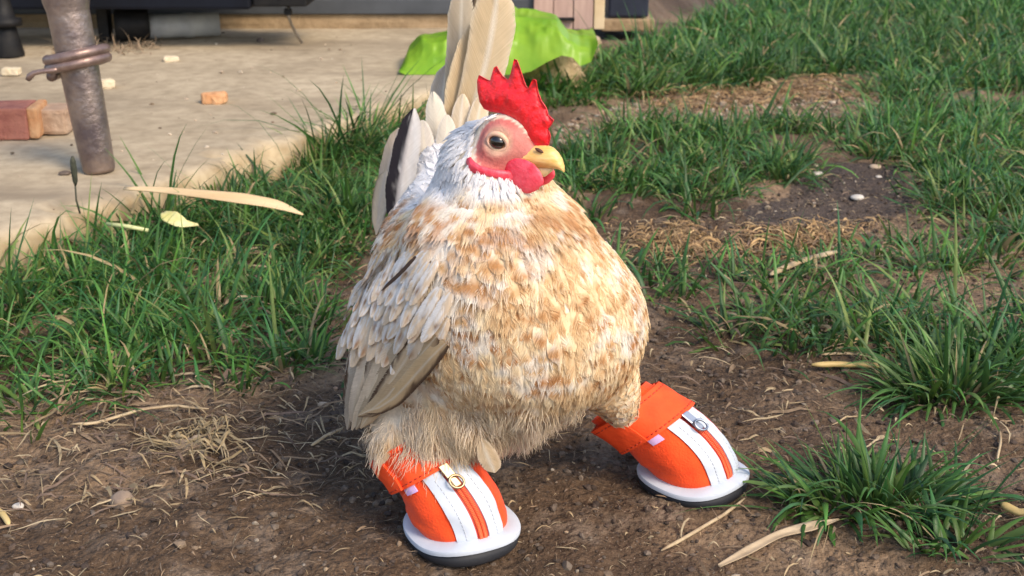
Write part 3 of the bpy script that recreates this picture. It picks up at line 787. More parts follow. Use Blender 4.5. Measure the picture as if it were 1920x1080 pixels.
# ---- large feathers, each its own part
def vane(name, base, tip, width, nrmal, colf, bend=.0, side=0.0, shape=None, camber=.07, seed=0, nS=26, nU=11, split=0.0, spine=None):
    base, tip = np.array(base), np.array(tip); ax = tip - base; Ln = np.linalg.norm(ax); t = ax / Ln
    n = nrm(nrmal); n = nrm(n - t * np.dot(n, t)); b_ = np.cross(n, t)
    s = np.linspace(0, 1, nS)[:, None] * np.ones(nU); u = np.linspace(-1, 1, nU)[None] * np.ones((nS, 1))
    sh = shape or ([0, .06, .2, .5, .8, .92, 1], [.08, .25, .7, 1, .95, .66, .10])
    w = np.interp(s, *sh) * width / 2
    jit = (noise(np.stack([s * 30, u * 0 + np.sign(u) * 5 + seed, s * 0], -1), 1, seed) - .5) * .05
    uu = u * (1 + jit * (np.abs(u) > .8))
    c = base + ax * s[..., None] + b_ * (uu * w + side * Ln * np.sin(s * np.pi))[..., None]
    h = bend * Ln * np.sin(s * np.pi) - camber * w * u * u + (.010 * width * np.exp(-(u / .10) ** 2))
    h = h + (fbm(np.stack([s * 6 + seed, u * 1.5, s * 0], -1), 1, 2, seed) - .5) * .07 * width
    if spine is not None:
        sp_, sn_ = spine; si = np.linspace(0, 1, len(sp_)); q_ = np.linspace(0, 1, nS)
        cc = np.stack([np.interp(q_, si, sp_[:, k]) for k in range(3)], -1); nn = nrm(np.stack([np.interp(q_, si, sn_[:, k]) for k in range(3)], -1))
        tt_ = nrm(np.gradient(cc, axis=0)); bb = np.cross(nn, tt_)
        c = cc[:, None] + bb[:, None] * (uu * w)[..., None]; n = nn[:, None]
    V1 = c + n * h[..., None]; V2 = V1 - n * .0006
    colr = colf(s, u, V1); V = np.concatenate([V1.reshape(-1, 3), V2.reshape(-1, 3)])
    g = grid_faces(nS, nU); m_ = nS * nU
    me = mk(name, V, [g, g[:, ::-1] + m_], col=np.concatenate([colr.reshape(-1, 3)] * 2))
    q = np.stack([s * Ln * 900 - np.abs(u) * w * 1300, np.sign(u) * 3 + seed * 7 + 0 * s, u], -1).reshape(-1, 3)
    fa = me.attributes.new('barb', 'FLOAT_VECTOR', 'POINT'); fa.data.foreach_set('vector', np.concatenate([q, q]).astype(np.float32).ravel())
    return put(name, me, M['feather_big'], hen)
def vanemat():
    m, nt, b = newmat('vane')
    a = nd(nt, 'ShaderNodeAttribute'); a.attribute_name = 'Col'; q = nd(nt, 'ShaderNodeAttribute'); q.attribute_name = 'barb'
    mp = nd(nt, 'ShaderNodeMapping'); mp.inputs['Scale'].default_value = (1, 1, .6); nt.links.new(q.outputs['Vector'], mp.inputs[0])
    n = nd(nt, 'ShaderNodeTexNoise'); n.inputs['Scale'].default_value = 1.0; n.inputs['Detail'].default_value = 3; nt.links.new(mp.outputs[0], n.inputs['Vector'])
    r = nd(nt, 'ShaderNodeValToRGB'); r.color_ramp.elements[0].position = .3; r.color_ramp.elements[1].position = .7
    r.color_ramp.elements[0].color = (.91, .90, .88, 1); r.color_ramp.elements[1].color = (1.05, 1.05, 1.05, 1); nt.links.new(n.outputs['Fac'], r.inputs[0])
    c = mixc(nt, 1.0, a.outputs['Color'], r.outputs[0], 'MULTIPLY'); nt.links.new(c, b.inputs['Base Color'])
    b.inputs['Roughness'].default_value = .6; b.inputs['Specular IOR Level'].default_value = .18
    bp = nd(nt, 'ShaderNodeBump'); bp.inputs['Strength'].default_value = .45; bp.inputs['Distance'].default_value = .0008; nt.links.new(n.outputs['Fac'], bp.inputs['Height']); nt.links.new(bp.outputs[0], b.inputs['Normal'])
    t = nd(nt, 'ShaderNodeBsdfTranslucent'); nt.links.new(c, t.inputs[0]); ms = nd(nt, 'ShaderNodeMixShader'); ms.inputs[0].default_value = .18
    nt.links.new(b.outputs[0], ms.inputs[1]); nt.links.new(t.outputs[0], ms.inputs[2])
    # split, frayed rims: gaps between barbs open towards the edge
    mp2 = nd(nt, 'ShaderNodeMapping'); mp2.inputs['Scale'].default_value = (1.1, 1, 0); nt.links.new(q.outputs['Vector'], mp2.inputs[0])
    n2 = nd(nt, 'ShaderNodeTexNoise'); n2.inputs['Scale'].default_value = 1.0; n2.inputs['Detail'].default_value = 1; nt.links.new(mp2.outputs[0], n2.inputs['Vector'])
    sx = nd(nt, 'ShaderNodeSeparateXYZ'); nt.links.new(q.outputs['Vector'], sx.inputs[0])
    ab = nd(nt, 'ShaderNodeMath', operation='ABSOLUTE'); nt.links.new(sx.outputs[2], ab.inputs[0])
    mr = nd(nt, 'ShaderNodeMapRange'); mr.inputs['From Min'].default_value = .55; mr.inputs['From Max'].default_value = 1.0; mr.inputs['To Min'].default_value = .10; mr.inputs['To Max'].default_value = .50; nt.links.new(ab.outputs[0], mr.inputs[0])
    gt = nd(nt, 'ShaderNodeMath', operation='GREATER_THAN'); nt.links.new(mr.outputs[0], gt.inputs[0]); nt.links.new(n2.outputs['Fac'], gt.inputs[1])
    tr = nd(nt, 'ShaderNodeBsdfTransparent'); m2 = nd(nt, 'ShaderNodeMixShader'); nt.links.new(gt.outputs[0], m2.inputs[0]); nt.links.new(ms.outputs[0], m2.inputs[1]); nt.links.new(tr.outputs[0], m2.inputs[2])
    nt.links.new(m2.outputs[0], nt.nodes['Material Output'].inputs[0])
    return m
M['feather_big'] = vanemat()
def fc_plain(c1, c2, rach, edge=None, seed=0, dark=None):
    c1, c2, rach = map(np.array, (c1, c2, rach))
    def f(s, u, V):
        st = fbm(np.stack([s * 3 + seed, u * 3 - s * 2, s * 0], -1), 1.6, 3, seed)
        barb = noise(np.stack([s * 90 - np.abs(u) * 22, np.sign(u) + seed, s * 0], -1), 1, seed)
        c = mix(c1, c2, sst(-.3, .9, u) * .75 + (st - .5) * .7)
        c = c * (.93 + .13 * barb)[..., None]
        if dark is not None:
            dc, lo_, hi_, sl = dark
            c = mix(c, np.array(dc), sst(lo_, hi_, u * sl + (st - .5) * .8 + (barb - .5) * .3))
        if edge is not None: c = mix(c, np.array(edge), sst(.72, .95, np.abs(u)) * .7)
        return mix(c, rach, np.exp(-(u / .07) ** 2) * .9)
    return f
cream, tan, pale = (.66, .52, .33), (.50, .35, .19), (.76, .68, .55)
nb_ = np.array([.25, -.95, .2])
# tail
vane('tail_feather', W(862, 260, .90), W(934, -24, .885), 84 * PX(W(890, 90, .9)), (.1, -1, .25), fc_plain(cream, (.62, .45, .25), pale, (.74, .64, .48), 1), bend=.03, side=-.04,
     shape=([0, .06, .2, .5, .8, .93, 1], [.10, .35, .75, .95, 1, .78, .2]), camber=.10, seed=1)
vane('tail_feather', W(840, 270, .925), W(866, -34, .915), 56 * PX(W(850, 90, .92)), (-.2, -1, .25), fc_plain((.62, .52, .38), (.44, .33, .22), pale, (.72, .64, .5), 2), bend=.02, side=-.03, camber=.10, seed=2)
vane('tail_feather', W(862, 230, .93), W(899, -18, .925), 40 * PX(W(850, 90, .93)), (-.5, -1, .2), fc_plain((.30, .22, .14), (.07, .05, .04), (.5, .4, .3), None, 3), bend=.02, seed=3)
vane('tail_feather', W(850, 300, .905), W(905, 30, .90), 60 * PX(W(870, 150, .9)), (.5, -1, .2), fc_plain(cream, tan, pale, (.72, .6, .42), 4), bend=.02, side=.06, seed=4)
vane('tail_feather', W(815, 330, .92), W(838, 120, .93), 56 * PX(W(830, 200, .92)), (-.3, -1, .2), fc_plain((.56, .48, .40), (.42, .33, .24), pale, (.7, .65, .56), 5), bend=.02, seed=5)
BLK = (.028, .022, .026)
vane('tail_feather', W(738, 420, .845), W(776, 203, .855), 58 * PX(W(760, 300, .88)), (-.4, -1, .1), fc_plain((.66, .62, .58), (.58, .50, .42), (.5, .45, .42), None, 6, (BLK, -.05, .25, 1)), bend=.02, seed=6, shape=([0, .1, .3, .7, .9, 1], [.3, .7, 1, .9, .6, .08]))
vane('tail_feather', W(712, 420, .87), W(748, 240, .88), 44 * PX(W(730, 300, .88)), (-.5, -1, .1), fc_plain((.58, .48, .38), (.46, .36, .26), (.5, .45, .42), None, 7, (BLK, .1, .5, -1)), bend=.03, seed=7)
vane('tail_feather', W(705, 440, .86), W(724, 320, .87), 40 * PX(W(715, 380, .87)), (-.6, -1, .1), fc_plain((.66, .54, .40), (.56, .43, .28), (.6, .5, .4), BLK, 8), bend=.03, seed=8)
# saddle feathers in front of the tail
for j, (bx, by, tx, ty, Y, wd_, cc) in enumerate([(835, 340, 812, 172, .885, 38, pale), (858, 330, 868, 176, .878, 36, (.72, .58, .40)), (884, 310, 904, 176, .872, 34, (.70, .55, .36)), (806, 370, 792, 225, .868, 36, (.70, .63, .54)), (838, 350, 838, 215, .865, 36, (.74, .66, .54))]):
    vane('saddle_feather', W(bx, by, Y), W(tx, ty, Y + .012), wd_ * 1.25 * PX(W(bx, by, Y)), (-.2, -1, .2), fc_plain(cc, np.array(cc) * .85, pale, (.76, .70, .62), 20 + j), bend=.04, seed=20 + j, nS=16, nU=9, shape=([0, .1, .3, .65, .85, .95, 1], [.45, .85, 1, .95, .72, .42, .12]))
# near wing
wnb = np.array(wn_)
def wingf(bx, by, tx, ty, w_, cf, o0, o1, seed=0, shape=None):
    k_ = np.linspace(0, 1, 7); pp_, nn_ = [], []
    for q in k_:
        h_, n_ = HIT(bx + (tx - bx) * q, by + (ty - by) * q, o0 + (o1 - o0) * q, None)
        pp_.append(h_); nn_.append(n_)
    pp_, nn_ = np.array(pp_), np.array(nn_)
    # a ray past the outline misses: go on along the last good stretch
    for i in range(2, 7):
        if np.linalg.norm(pp_[i] - pp_[i - 1]) > .03: pp_[i] = 2 * pp_[i - 1] - pp_[i - 2]; nn_[i] = nn_[i - 1]
    for _ in range(2):
        pp_[1:-1] = (pp_[:-2] + 2 * pp_[1:-1] + pp_[2:]) / 4; nn_[1:-1] = (nn_[:-2] + 2 * nn_[1:-1] + nn_[2:]) / 4
    nn_ = nrm(nn_ + wnb * .8)
    vane('wing_feather', pp_[0], pp_[-1], w_ * PX(pp_[0]), wnb, cf, bend=.0, seed=seed, spine=(pp_, nn_), camber=.10,
         shape=shape or ([0, .1, .3, .7, .88, 1], [.5, .85, 1, .92, .66, .1]))
BR, BRD = (.50, .35, .20), (.10, .06, .038)
# quills of the closed wing, the hindmost first, each overlapping the next
quill = [(690, 610, 650, 770, 40), (704, 600, 651, 806, 42), (724, 600, 660, 800, 44), (746, 602, 668, 796, 44), (768, 606, 676, 792, 46), (790, 610, 684, 790, 46), (812, 616, 692, 786, 46), (832, 624, 700, 782, 44), (848, 634, 712, 776, 40)]
for j, (bx, by, tx, ty, w_) in enumerate(quill):
    wt = j / 8.0
    c1 = (.64 - .06 * wt, .55 - .14 * wt, .45 - .22 * wt); c2 = (.52 - .05 * wt, .40 - .09 * wt, .28 - .11 * wt); kf = [.95, .7, 1.1, .85, 1.1, .75, 1.0, .82, 1.0][j]; c1 = tuple(x * kf for x in c1); c2 = tuple(x * kf for x in c2)
    wingf(bx, by, tx, ty, w_, fc_plain(c1, c2, (.66, .55, .40), None, 40 + j, (BRD, .45, .85, 1 if j % 3 else -1)), .0035 + .0006 * j, .0050 + .0009 * j, 40 + j)
# greater and median coverts over their roots
def fc_cov(seed):
    def f(s, u, V):
        st = fbm(np.stack([s * 3 + seed, u * 2, s * 0], -1), 1.4, 3, seed)
        c = mix(np.array([.71, .68, .65]), np.array([.66, .52, .37]), sst(.42, .62, st + .1 * u + (.14 if seed < 90 else .02)))
        r_ = (seed * 37 % 10) / 10
        sp2 = np.exp(-((s - .62 - .3 * r_) / .11) ** 2) * np.exp(-((u - .5 + 1.0 * ((seed * 53 % 10) / 10)) / .45) ** 2) * sst(.38, .5, fbm(V, 150, 2, seed))
        c = mix(c, np.array([.36, .18, .08]) * (.45 + .8 * r_), sp2 * .95)
        return mix(c, np.array([.60, .52, .42]), np.exp(-(u / .06) ** 2) * .6)
    return f
rs = ([0, .1, .3, .65, .85, .95, 1], [.45, .8, 1, 1, .8, .5, .15])
k_ = 0
for (n_, x0, y0, x1, y1, dx, dy, w_, of) in ((10, 846, 580, 684, 575, -46, 98, 34, .0090), (10, 842, 552, 688, 552, -44, 90, 31, .0098), (9, 834, 526, 692, 526, -40, 80, 29, .0102), (9, 824, 500, 704, 502, -36, 72, 27, .0098), (8, 812, 478, 716, 478, -30, 62, 25, .0080)):
    for i in range(n_):
        q = i / (n_ - 1.0); bx = x0 + (x1 - x0) * q + rng.normal(0, 5); by = y0 + (y1 - y0) * q + rng.normal(0, 8) 
        tx, ty = bx + dx * (1 - .55 * q) + rng.normal(0, 3), by + dy + rng.normal(0, 5)
        wingf(bx, by, tx, ty, w_ * rng.uniform(.9, 1.1), fc_cov(80 + k_), of * .45, of, 80 + k_, rs); k_ += 1
wingf(804, 488, 750, 552, 8, fc_plain((.08, .05, .04), BRD, BRD, None, 60), .010, .0125, 60)
# loose feathers under the belly
for j, (bx, by, tx, ty, w_) in enumerate([(900, 812, 928, 886, 40)]):
    a, n_ = HIT(bx, by, .004, .69); b2 = a + (W(tx, ty, a[1] + .004) - a)
    vane('belly_feather', a, b2, w_ * PX(a), n_, fc_plain((.68, .53, .35), (.58, .42, .25), pale, (.74, .62, .46), 70 + j), bend=.04, seed=70 + j, nS=12, nU=7)

# ---- head
# comb, traced in the plane of symmetry, thick at the base and thinning to the points
cpx_ = [(895, 151), (898, 141), (911, 148), (919, 151.5), (921.5, 140), (924.5, 127), (929, 124.5), (934, 132), (941, 142), (952.6, 150), (956, 143), (958.5, 131), (963, 111), (969, 112.6), (974, 124), (978, 136), (982, 148), (986.7, 161), (991, 166), (996, 156), (1000, 148), (1006, 149.6), (1007.5, 160), (1009, 172), (1015, 188), (1024, 201.5), (1028, 215), (1038, 225), (1034, 234), (1028, 241.5), (1032, 255), (1029, 272), (1010, 278), (988, 264), (975, 240), (958, 222), (940, 212), (920, 209), (908, 204), (900, 191), (896, 172)]
bm = bmesh.new()
vs = [bm.verts.new(RP(a, b_, HC, HL)) for a, b_ in cpx_]
f0 = bm.faces.new(vs)
bmesh.ops.triangulate(bm, faces=[f0], ngon_method='BEAUTY')
for _ in range(3):
    bmesh.ops.subdivide_edges(bm, edges=[e for e in bm.edges if e.calc_length() > .0028], cuts=1, use_grid_fill=False)
    bmesh.ops.triangulate(bm, faces=bm.faces[:])
bmesh.ops.beautify_fill(bm, faces=bm.faces[:], edges=[e for e in bm.edges if not e.is_boundary])
bm.verts.index_update()
cv = np.array([v.co[:] for v in bm.verts]); cf = np.array([[v.index for v in f.verts] for f in bm.faces])
bd_ = np.array([v.is_boundary for v in bm.verts])
bpts = np.array([RP(a, b_, HC, HL) for a, b_ in cpx_]); bseg = np.stack([bpts, np.roll(bpts, -1, 0)], 1)
def dseg(P):
    out = np.full(len(P), 9.0)
    for a, b_ in bseg:
        t = np.clip(((P - a) @ (b_ - a)) / max(1e-12, (b_ - a) @ (b_ - a)), 0, 1); out = np.minimum(out, np.linalg.norm(P - a - t[:, None] * (b_ - a), axis=1))
    return out
be = [(e.verts[0].index, e.verts[1].index) for e in bm.edges if e.is_boundary]; bm.free()
dd = dseg(cv); hgt = (cv - HC) @ HU
thick = (.0005 + .0042 * np.sqrt(np.clip(dd / .013, 0, 1))) * (1.15 - .5 * sst(.02, .06, hgt))
bumps = (fbm(cv, 380, 2, 3) - .5) * .0022 * sst(.0005, .003, dd)
wave = .003 * np.sin((cv @ HD) * 90) * sst(.03, .06, hgt)
Vf = cv + HL * (thick + bumps + wave)[:, None]; Vb = cv - HL * (thick + bumps - wave)[:, None]
n_ = len(cv); be = np.array(be)
sidef = np.stack([be[:, 0], be[:, 1], be[:, 1] + n_, be[:, 0] + n_], -1)
# orient
put('comb', mk('comb', np.vstack([Vf, Vb]), [cf, cf[:, ::-1] + n_, sidef]), M['comb'], hen)
cm = hen.children[-1].data
bm = bmesh.new(); bm.from_mesh(cm); bmesh.ops.recalc_face_normals(bm, faces=bm.faces[:]); bm.to_mesh(cm); bm.free()
# beak: sections along the ridge, in the plane of symmetry
top = [(978, 277), (992, 273), (1008, 270.5), (1024, 271.5), (1036, 276.5), (1046, 286), (1053, 297), (1057.5, 310), (1058.5, 322)]
bot = [(966, 306), (980, 311), (996, 314), (1012, 315), (1026, 315), (1038, 315.5), (1047, 317), (1053, 319), (1057.5, 323)]
hw_ = [.0085, .0085, .0080, .0072, .0062, .0049, .0036, .0022, .0007]
nb2 = 18; V = []
for (a, b_, h) in zip(top, bot, hw_):
    pt, pb = RP(*a, HC, HL), RP(*b_, HC, HL); c = (pt + pb) / 2; up = (pt - pb) / 2
    an = np.linspace(0, 2 * np.pi, nb2, endpoint=False)
    x = np.sin(an); y = np.cos(an)
    x = np.sign(x) * np.abs(x) ** .85 * (1 - .30 * np.clip(y, 0, 1)); 
    V.append(c + up * y[:, None] + HL * (x * h)[:, None])
V = np.array(V)
bk = put('beak', mk('beak', np.vstack([V.reshape(-1, 3), V[-1].mean(0)]), [grid_faces(len(top), nb2, True), np.stack([np.full(nb2, len(top) * nb2), (len(top) - 1) * nb2 + np.arange(nb2), (len(top) - 1) * nb2 + (np.arange(nb2) + 1) % nb2], -1)]), M['beak'], hen)
M['beak_low'] = simple('lower_beak_horn', (.64, .48, .24), .45)
V, f = tube([RP(985, 316, HC, HL), RP(1005, 319, HC, HL), RP(1022, 319, HC, HL), RP(1036, 317, HC, HL)], [.006, .0052, .0038, .001], 12, .9)
put('lower_beak', mk('lower_beak', V, f), M['beak_low'], bk)
M['nostril'] = simple('nostril', (.10, .04, .02), .7)
c_ = RP(1011, 282, HC + HL * .0062, HL)
V, f = sphere(c_, (.0030, .0010, .0011), np.array([nrm(HD - HU * .25), HL, HU]), 10, 8)
put('nostril', mk('nostril', V, f), M['nostril'], bk)
for sgn in (1, -1):
    a, b_, c2 = eloc; EP = HC + HD * a + HU * b_ + HL * c2 * sgn; en = nrm(HL * sgn + HD * .22)
    e1 = nrm(HD - en * np.dot(HD, en)); e2 = np.cross(en, e1) * (1 if sgn > 0 else -1)
    if e2 @ HU < 0: e2 = -e2
    tl = math.radians(-18); r1_ = e1 * math.cos(tl) + e2 * math.sin(tl); r2_ = e2 * math.cos(tl) - e1 * math.sin(tl)
    AX = np.array([r1_, r2_, en])
    V, f = sphere(EP - en * .0012, (.0057, .0046, .0037), AX, 24, 16); ey = put('eye', mk('eye', V, f), M['iris'], hen)
    V, f = sphere(EP + en * .0002, (.0047, .0041, .0031), AX, 24, 16); put('pupil', mk('pupil', V, f), M['eye'], ey)
    an = np.linspace(0, 2 * np.pi, 33)
    for nm, rx_, ry_, tr, zz in (('eyelid', .0060, .0047, .0009 + .0009 * np.clip(np.sin(an), 0, 1), .0007),):
        pts = EP + np.outer(np.cos(an) * rx_, r1_) + np.outer(np.sin(an) * ry_, r2_) + en * zz
        V, f = tube(pts, tr, 8, 1.0, False, side=en); put(nm, mk(nm, V, f), M['lid'], ey)
def flesh(name, V, f, amp=.0012, sc=260, seed=0):
    V = V + (fbm(V, sc, 3, seed)[:, None] - .5) * amp * 2 * nrm(V - V.mean(0)); return put(name, mk(name, V, f), M['wattle'], hen)
for sgn in (1, -1):
    base_c = RP(982, 331, HC + HL * .011, HL); off = (base_c - HC) @ HL
    c_ = base_c + (HL * (-2 * off + .003) - HD * .002 if sgn < 0 else 0)
    V, f = sphere((0, 0, 0), (.0132, .0026, .0100), None, 30, 20)
    V[:, 0] *= 1 - .25 * np.clip(-V[:, 2] / .0088, 0, 1)
    V = V @ np.array([nrm(HD - HU * .12), HL * sgn, HU]) + c_
    flesh('wattle', V, f, .0007, 260, 4)
    pp = [(880, 300), (886, 313), (900, 321), (922, 326), (945, 331), (966, 335)]
    pts = np.array([HIT(a, b_, .0012)[0] for a, b_ in pp])
    if sgn < 0: q = (pts - HC) @ HL; pts = pts - np.outer(2 * q, HL)
    V, f = tube(pts, [.0022, .0036, .0032, .0028, .0034, .004], 14, .6); flesh('earlobe', V, f, .0010, 300, 6)
V, f = tube([RP(1008, 318, HC, HL), RP(1009, 335, HC, HL), RP(1008, 355, HC, HL)], [.0026, .0022, .0010], 12, .8); flesh('wattle', V, f, .0005, 300, 9)

# ------------------------------------------------------------------ the shoes
def shoe(label, cx, cy, head, ankle, pullmat, pulllabel, seed, cuff, axis):
    c0 = G(cx, cy); O = root('pet_shoe', c0, label, 'shoe', 'orange shoes on the feet of the hen')
    h = nrm(np.array([head[0], head[1], 0.0])); lat = np.array([-h[1], h[0], 0])
    p0, p1, p2 = np.array([0, 0, .009]), np.array([ankle[0] * .10, ankle[1] * .10, .030]), np.array(ankle)
    def path(t):
        t = np.asarray(t)[..., None]; return c0 + (1 - t) ** 2 * p0 + 2 * t * (1 - t) * p1 + t * t * p2
    def tang(t):
        k = sst(0, .75, np.asarray(t))[..., None]; return nrm(np.array([0, 0, 1.0]) * (1 - k) + np.array(axis) * k)
    def S_(t, th, off=0.0):
        t, th = np.broadcast_arrays(np.asarray(t, float), np.asarray(th, float))
        T = tang(t); u = nrm(h - T * (T @ h)[..., None]); w = np.cross(T, u)
        w = np.where((w @ lat)[..., None] < 0, -w, w)
        ru = np.interp(t, [0, .15, .35, .6, .8, 1.1], [.0285, .0305, .0300, .0262, .0240, .0238]) + .0012 * np.clip(np.cos(th), 0, 1) * np.sin(np.clip(t, 0, 1) * 3.1)
        rv = np.interp(t, [0, .15, .35, .6, .8, 1.1], [.0280, .0305, .0300, .0266, .0248, .0246])
        q = .93; cx_, sx_ = np.cos(th), np.sin(th)
        d = u * (np.sign(cx_) * np.abs(cx_) ** q * (ru + off))[..., None] + w * (np.sign(sx_) * np.abs(sx_) ** q * (rv + off))[..., None]
        p = path(t) + d
        wr = (fbm(np.stack([t * 5 + seed, np.cos(th) * 2, np.sin(th) * 2], -1), 1, 3, seed) - .5) * .0035 * sst(.02, .2, t)
        return p + nrm(d) * wr[..., None]
    def band(name, t, th, off, mat, par, thick=None):
        tt, hh = np.meshgrid(t, th, indexing='ij'); V1 = S_(tt, hh, off); a, b_ = tt.shape
        wrapq = abs(th[-1] - th[0]) > 6.2
        if not thick:
            return put(name, mk(name, V1.reshape(-1, 3), [grid_faces(a, b_)[:, ::-1]]), mat, par)
        V2 = S_(tt, hh, off - thick); g = grid_faces(a, b_); m = a * b_
        per = np.concatenate([np.arange(b_), np.arange(1, a) * b_ + b_ - 1, (a - 1) * b_ + np.arange(b_ - 2, -1, -1), np.arange(a - 2, -1, -1) * b_])
        sf = np.stack([per[:-1], per[1:], per[1:] + m, per[:-1] + m], -1)
        me = mk(name, np.concatenate([V1.reshape(-1, 3), V2.reshape(-1, 3)]), [g[:, ::-1], g + m, sf])
        if True: pass
        bm = bmesh.new(); bm.from_mesh(me); bmesh.ops.recalc_face_normals(bm, faces=bm.faces[:]); bm.to_mesh(me); bm.free(); me.set_sharp_from_angle(angle=R(38))
        return put(name, me, mat, par)
    full = np.linspace(-np.pi, np.pi, 57)
    up = band('upper', np.linspace(0, 1.0, 26), full, 0, M['orange'], O)
    band('cuff_lining', np.linspace(.90, 1.045, 6), full, -.0016, M[cuff], up, .0012)
    # stripes, tape and zip on the instep
    zt = np.linspace(0.02, .70, 30)
    for a0, a1 in ((6.6, 30), (-30, -6.6)):
        st = band('stripe', zt, np.radians(np.linspace(a0, a1, 8)), .0013, M['white_trim'], O, .0013)
        L_ = []
        for fr_ in (.24,):
            thc_ = math.radians(a0 + (a1 - a0) * .5)
            for t0 in np.arange(.06, .62, .032):
                pts = S_(np.linspace(t0, t0 + .020, 3), np.full(3, thc_), .0014); L_.append(tube(pts, .00030, 5))
        V, f = join(L_); put('stitching', mk('stitching', V, f), M['stitch_w'], st, kind='stuff')
    zp = band('zip', zt, np.radians(np.linspace(-6.4, 6.4, 6)), .0006, M['zip_tape'], O, .001)
    L_ = []
    for i, t0 in enumerate(np.arange(.05, .565, .0115)):
        for sg in (-1, 1):
            a = S_(t0 + (.006 if sg > 0 else 0), math.radians(sg * .4), .0010); b_ = S_(t0 + (.006 if sg > 0 else 0), math.radians(sg * 4.2), .0010)
            L_.append(tube(np.array([a, b_]), .00052, 5))
    V, f = join(L_); put('zip_teeth', mk('zip_teeth', V, f), M['zip'], zp, kind='stuff')
    # pull: slider, tab and ring
    ts_ = .56; c = S_(ts_, 0., .0022); ax = nrm(S_(ts_ + .06, 0., 0) - S_(ts_ - .06, 0., 0)); sd_ = nrm(S_(ts_, .1, 0) - S_(ts_, -.1, 0)); n = np.cross(sd_, ax)
    if n @ (c - path(ts_)) < 0: n = -n
    Mx = Matrix(np.array([sd_, ax, n]).T.tolist()).to_4x4()
    pl = put('zip_pull', box_me('zip_pull', c, (.0050, .0075, .0022), Mx, .0008), pullmat, O, label=pulllabel)
    tc = c + ax * .0080 + n * .0012
    put('tab', box_me('tab', tc, (.0062, .0095, .0012), Mx, .0005), pullmat, pl)
    an = np.linspace(0, 2 * np.pi, 25)
    pts = c + n * .0030 - ax * .0010 + np.outer(np.cos(an) * .0042, sd_) + np.outer(np.sin(an) * .0044, ax)
    V, f = tube(pts, .00085, 8, 1, False, side=n); put('ring', mk('ring', V, f), pullmat, pl)
    # strap
    sp_ = band('strap', np.linspace(.68, .99, 11), full, .0030, M['orange_strap'], O, .0018)
    fl_ = band('strap_end', np.linspace(.685, .985, 11), np.radians(np.linspace(-150, -62, 24)), .0050, M['orange_strap'], sp_, .0018)
    L_ = []
    for t0, of in ((.71, .0031), (.955, .0031)):
        for a in np.arange(-60, 120, 7.5):
            pts = S_(np.full(3, t0), np.radians(np.linspace(a, a + 4.6, 3)), of); L_.append(tube(pts, .00042, 5))
        for a in np.arange(-148, -66, 7.5):
            pts = S_(np.full(3, t0), np.radians(np.linspace(a, a + 4.6, 3)), .0051); L_.append(tube(pts, .00042, 5))
    V, f = join(L_); put('stitching', mk('stitching', V, f), M['stitch_o'], sp_, kind='stuff')
    band('lining_tab', np.linspace(.615, .69, 4), np.radians(np.linspace(-66, -46, 8)), .0015, M['lilac'], O, .001)
    # sole
    def ringp(prof, n=64):
        a = np.linspace(0, 2 * np.pi, n, endpoint=False); V = []
        for k_, z in prof:
            q = .86; cx_ = np.sign(np.cos(a)) * np.abs(np.cos(a)) ** q; sx_ = np.sign(np.sin(a)) * np.abs(np.sin(a)) ** q
            r = .0365 if True else 0
            zz = z + .0035 * np.clip(np.cos(a), 0, 1) ** 2 * (z > .0045) + .0006 * np.sin(a * 3 + seed)* (z > .0045)
            V.append(c0 + np.outer(cx_ * r * k_, h) + np.outer(sx_ * .0345 * k_, lat) + np.stack([0 * a, 0 * a, zz], -1))
        return np.array(V).reshape(-1, 3), [grid_faces(len(prof), n, True)]
    V, f = ringp([(.76, .0108), (.80, .0112), (.98, .0096), (1.03, .0088), (1.040, .0078), (1.032, .0056), (1.0, .0050), (.90, .0046)])
    so_ = put('sole', mk('sole', V, [x[:, ::-1] for x in f], sharp=32), M['sole_white'], O)
    V, f = ringp([(.3, .0046), (1.0, .0046), (1.01, .0038), (1.0, .0008), (.96, -.0008), (.3, -.0008)])
    put('tread', mk('tread', V, [x[:, ::-1] for x in f]), M['sole_dark'], so_)
shoe('orange pet shoe with a brass zip pull under the near wing', 866, 1004, (.50, -.86), (-.036, .024, .057), M['brass'], 'brass coloured zip pull', 3, 'white_trim', (-.50, .34, .78))
shoe('orange pet shoe with a silver zip pull pointing at the broad bladed grass tuft', 1298, 904, (.74, -.67), (-.048, .010, .055), M['silver'], 'silver coloured zip pull', 8, 'orange', (-.60, .34, .74))

# ------------------------------------------------------------------ patio things
# the tapered iron post with wire wound round it
pb = G(187, 322, SLABZ); ptop = W(59, -330, pb[1] + .02)
def pw(px): return px * PX(pb)
M['iron'] = simple('weathered_iron', (.13, .10, .105), .36, (.33, .26, .225), 26, bs=.6, bscale=150, bd=.0015, metal=.75)
M['wire'] = simple('brown_wire', (.17, .11, .095), .38, (.26, .18, .15), 60, bs=.4, bscale=150, metal=.5)
post = root('metal_post', pb, 'weathered tapering iron post leaning at the edge of the concrete patio', 'post')
ax_ = ptop - pb; Lp = np.linalg.norm(ax_); at_ = ax_ / Lp
s = np.array([0, .004, .03, .08, .12, .16, .185, .19, .2, .25, .35, .5, Lp])
r = np.interp(s, [0, .19, .195, .3, Lp], [.0190, .0240, .0262, .0300, .040]); r[0] *= .9; r[1] *= .98
pts = pb + at_ * s[:, None]
V, f = tube(pts, r, 40, side=[1, 0, 0])
V += (fbm(V, 60, 3, 5)[:, None] - .5) * .0016 * nrm(V - (pb + np.outer((V - pb) @ at_, at_)))
put('tube', mk('tube', V, f), M['iron'], post)
rc = RP(145, 113, pb, np.array([0, 1., 0])); sc_ = (rc - pb) @ at_
u1 = nrm(np.array([1, 0, -at_[0] / at_[2]])); u2 = np.cross(at_, u1)
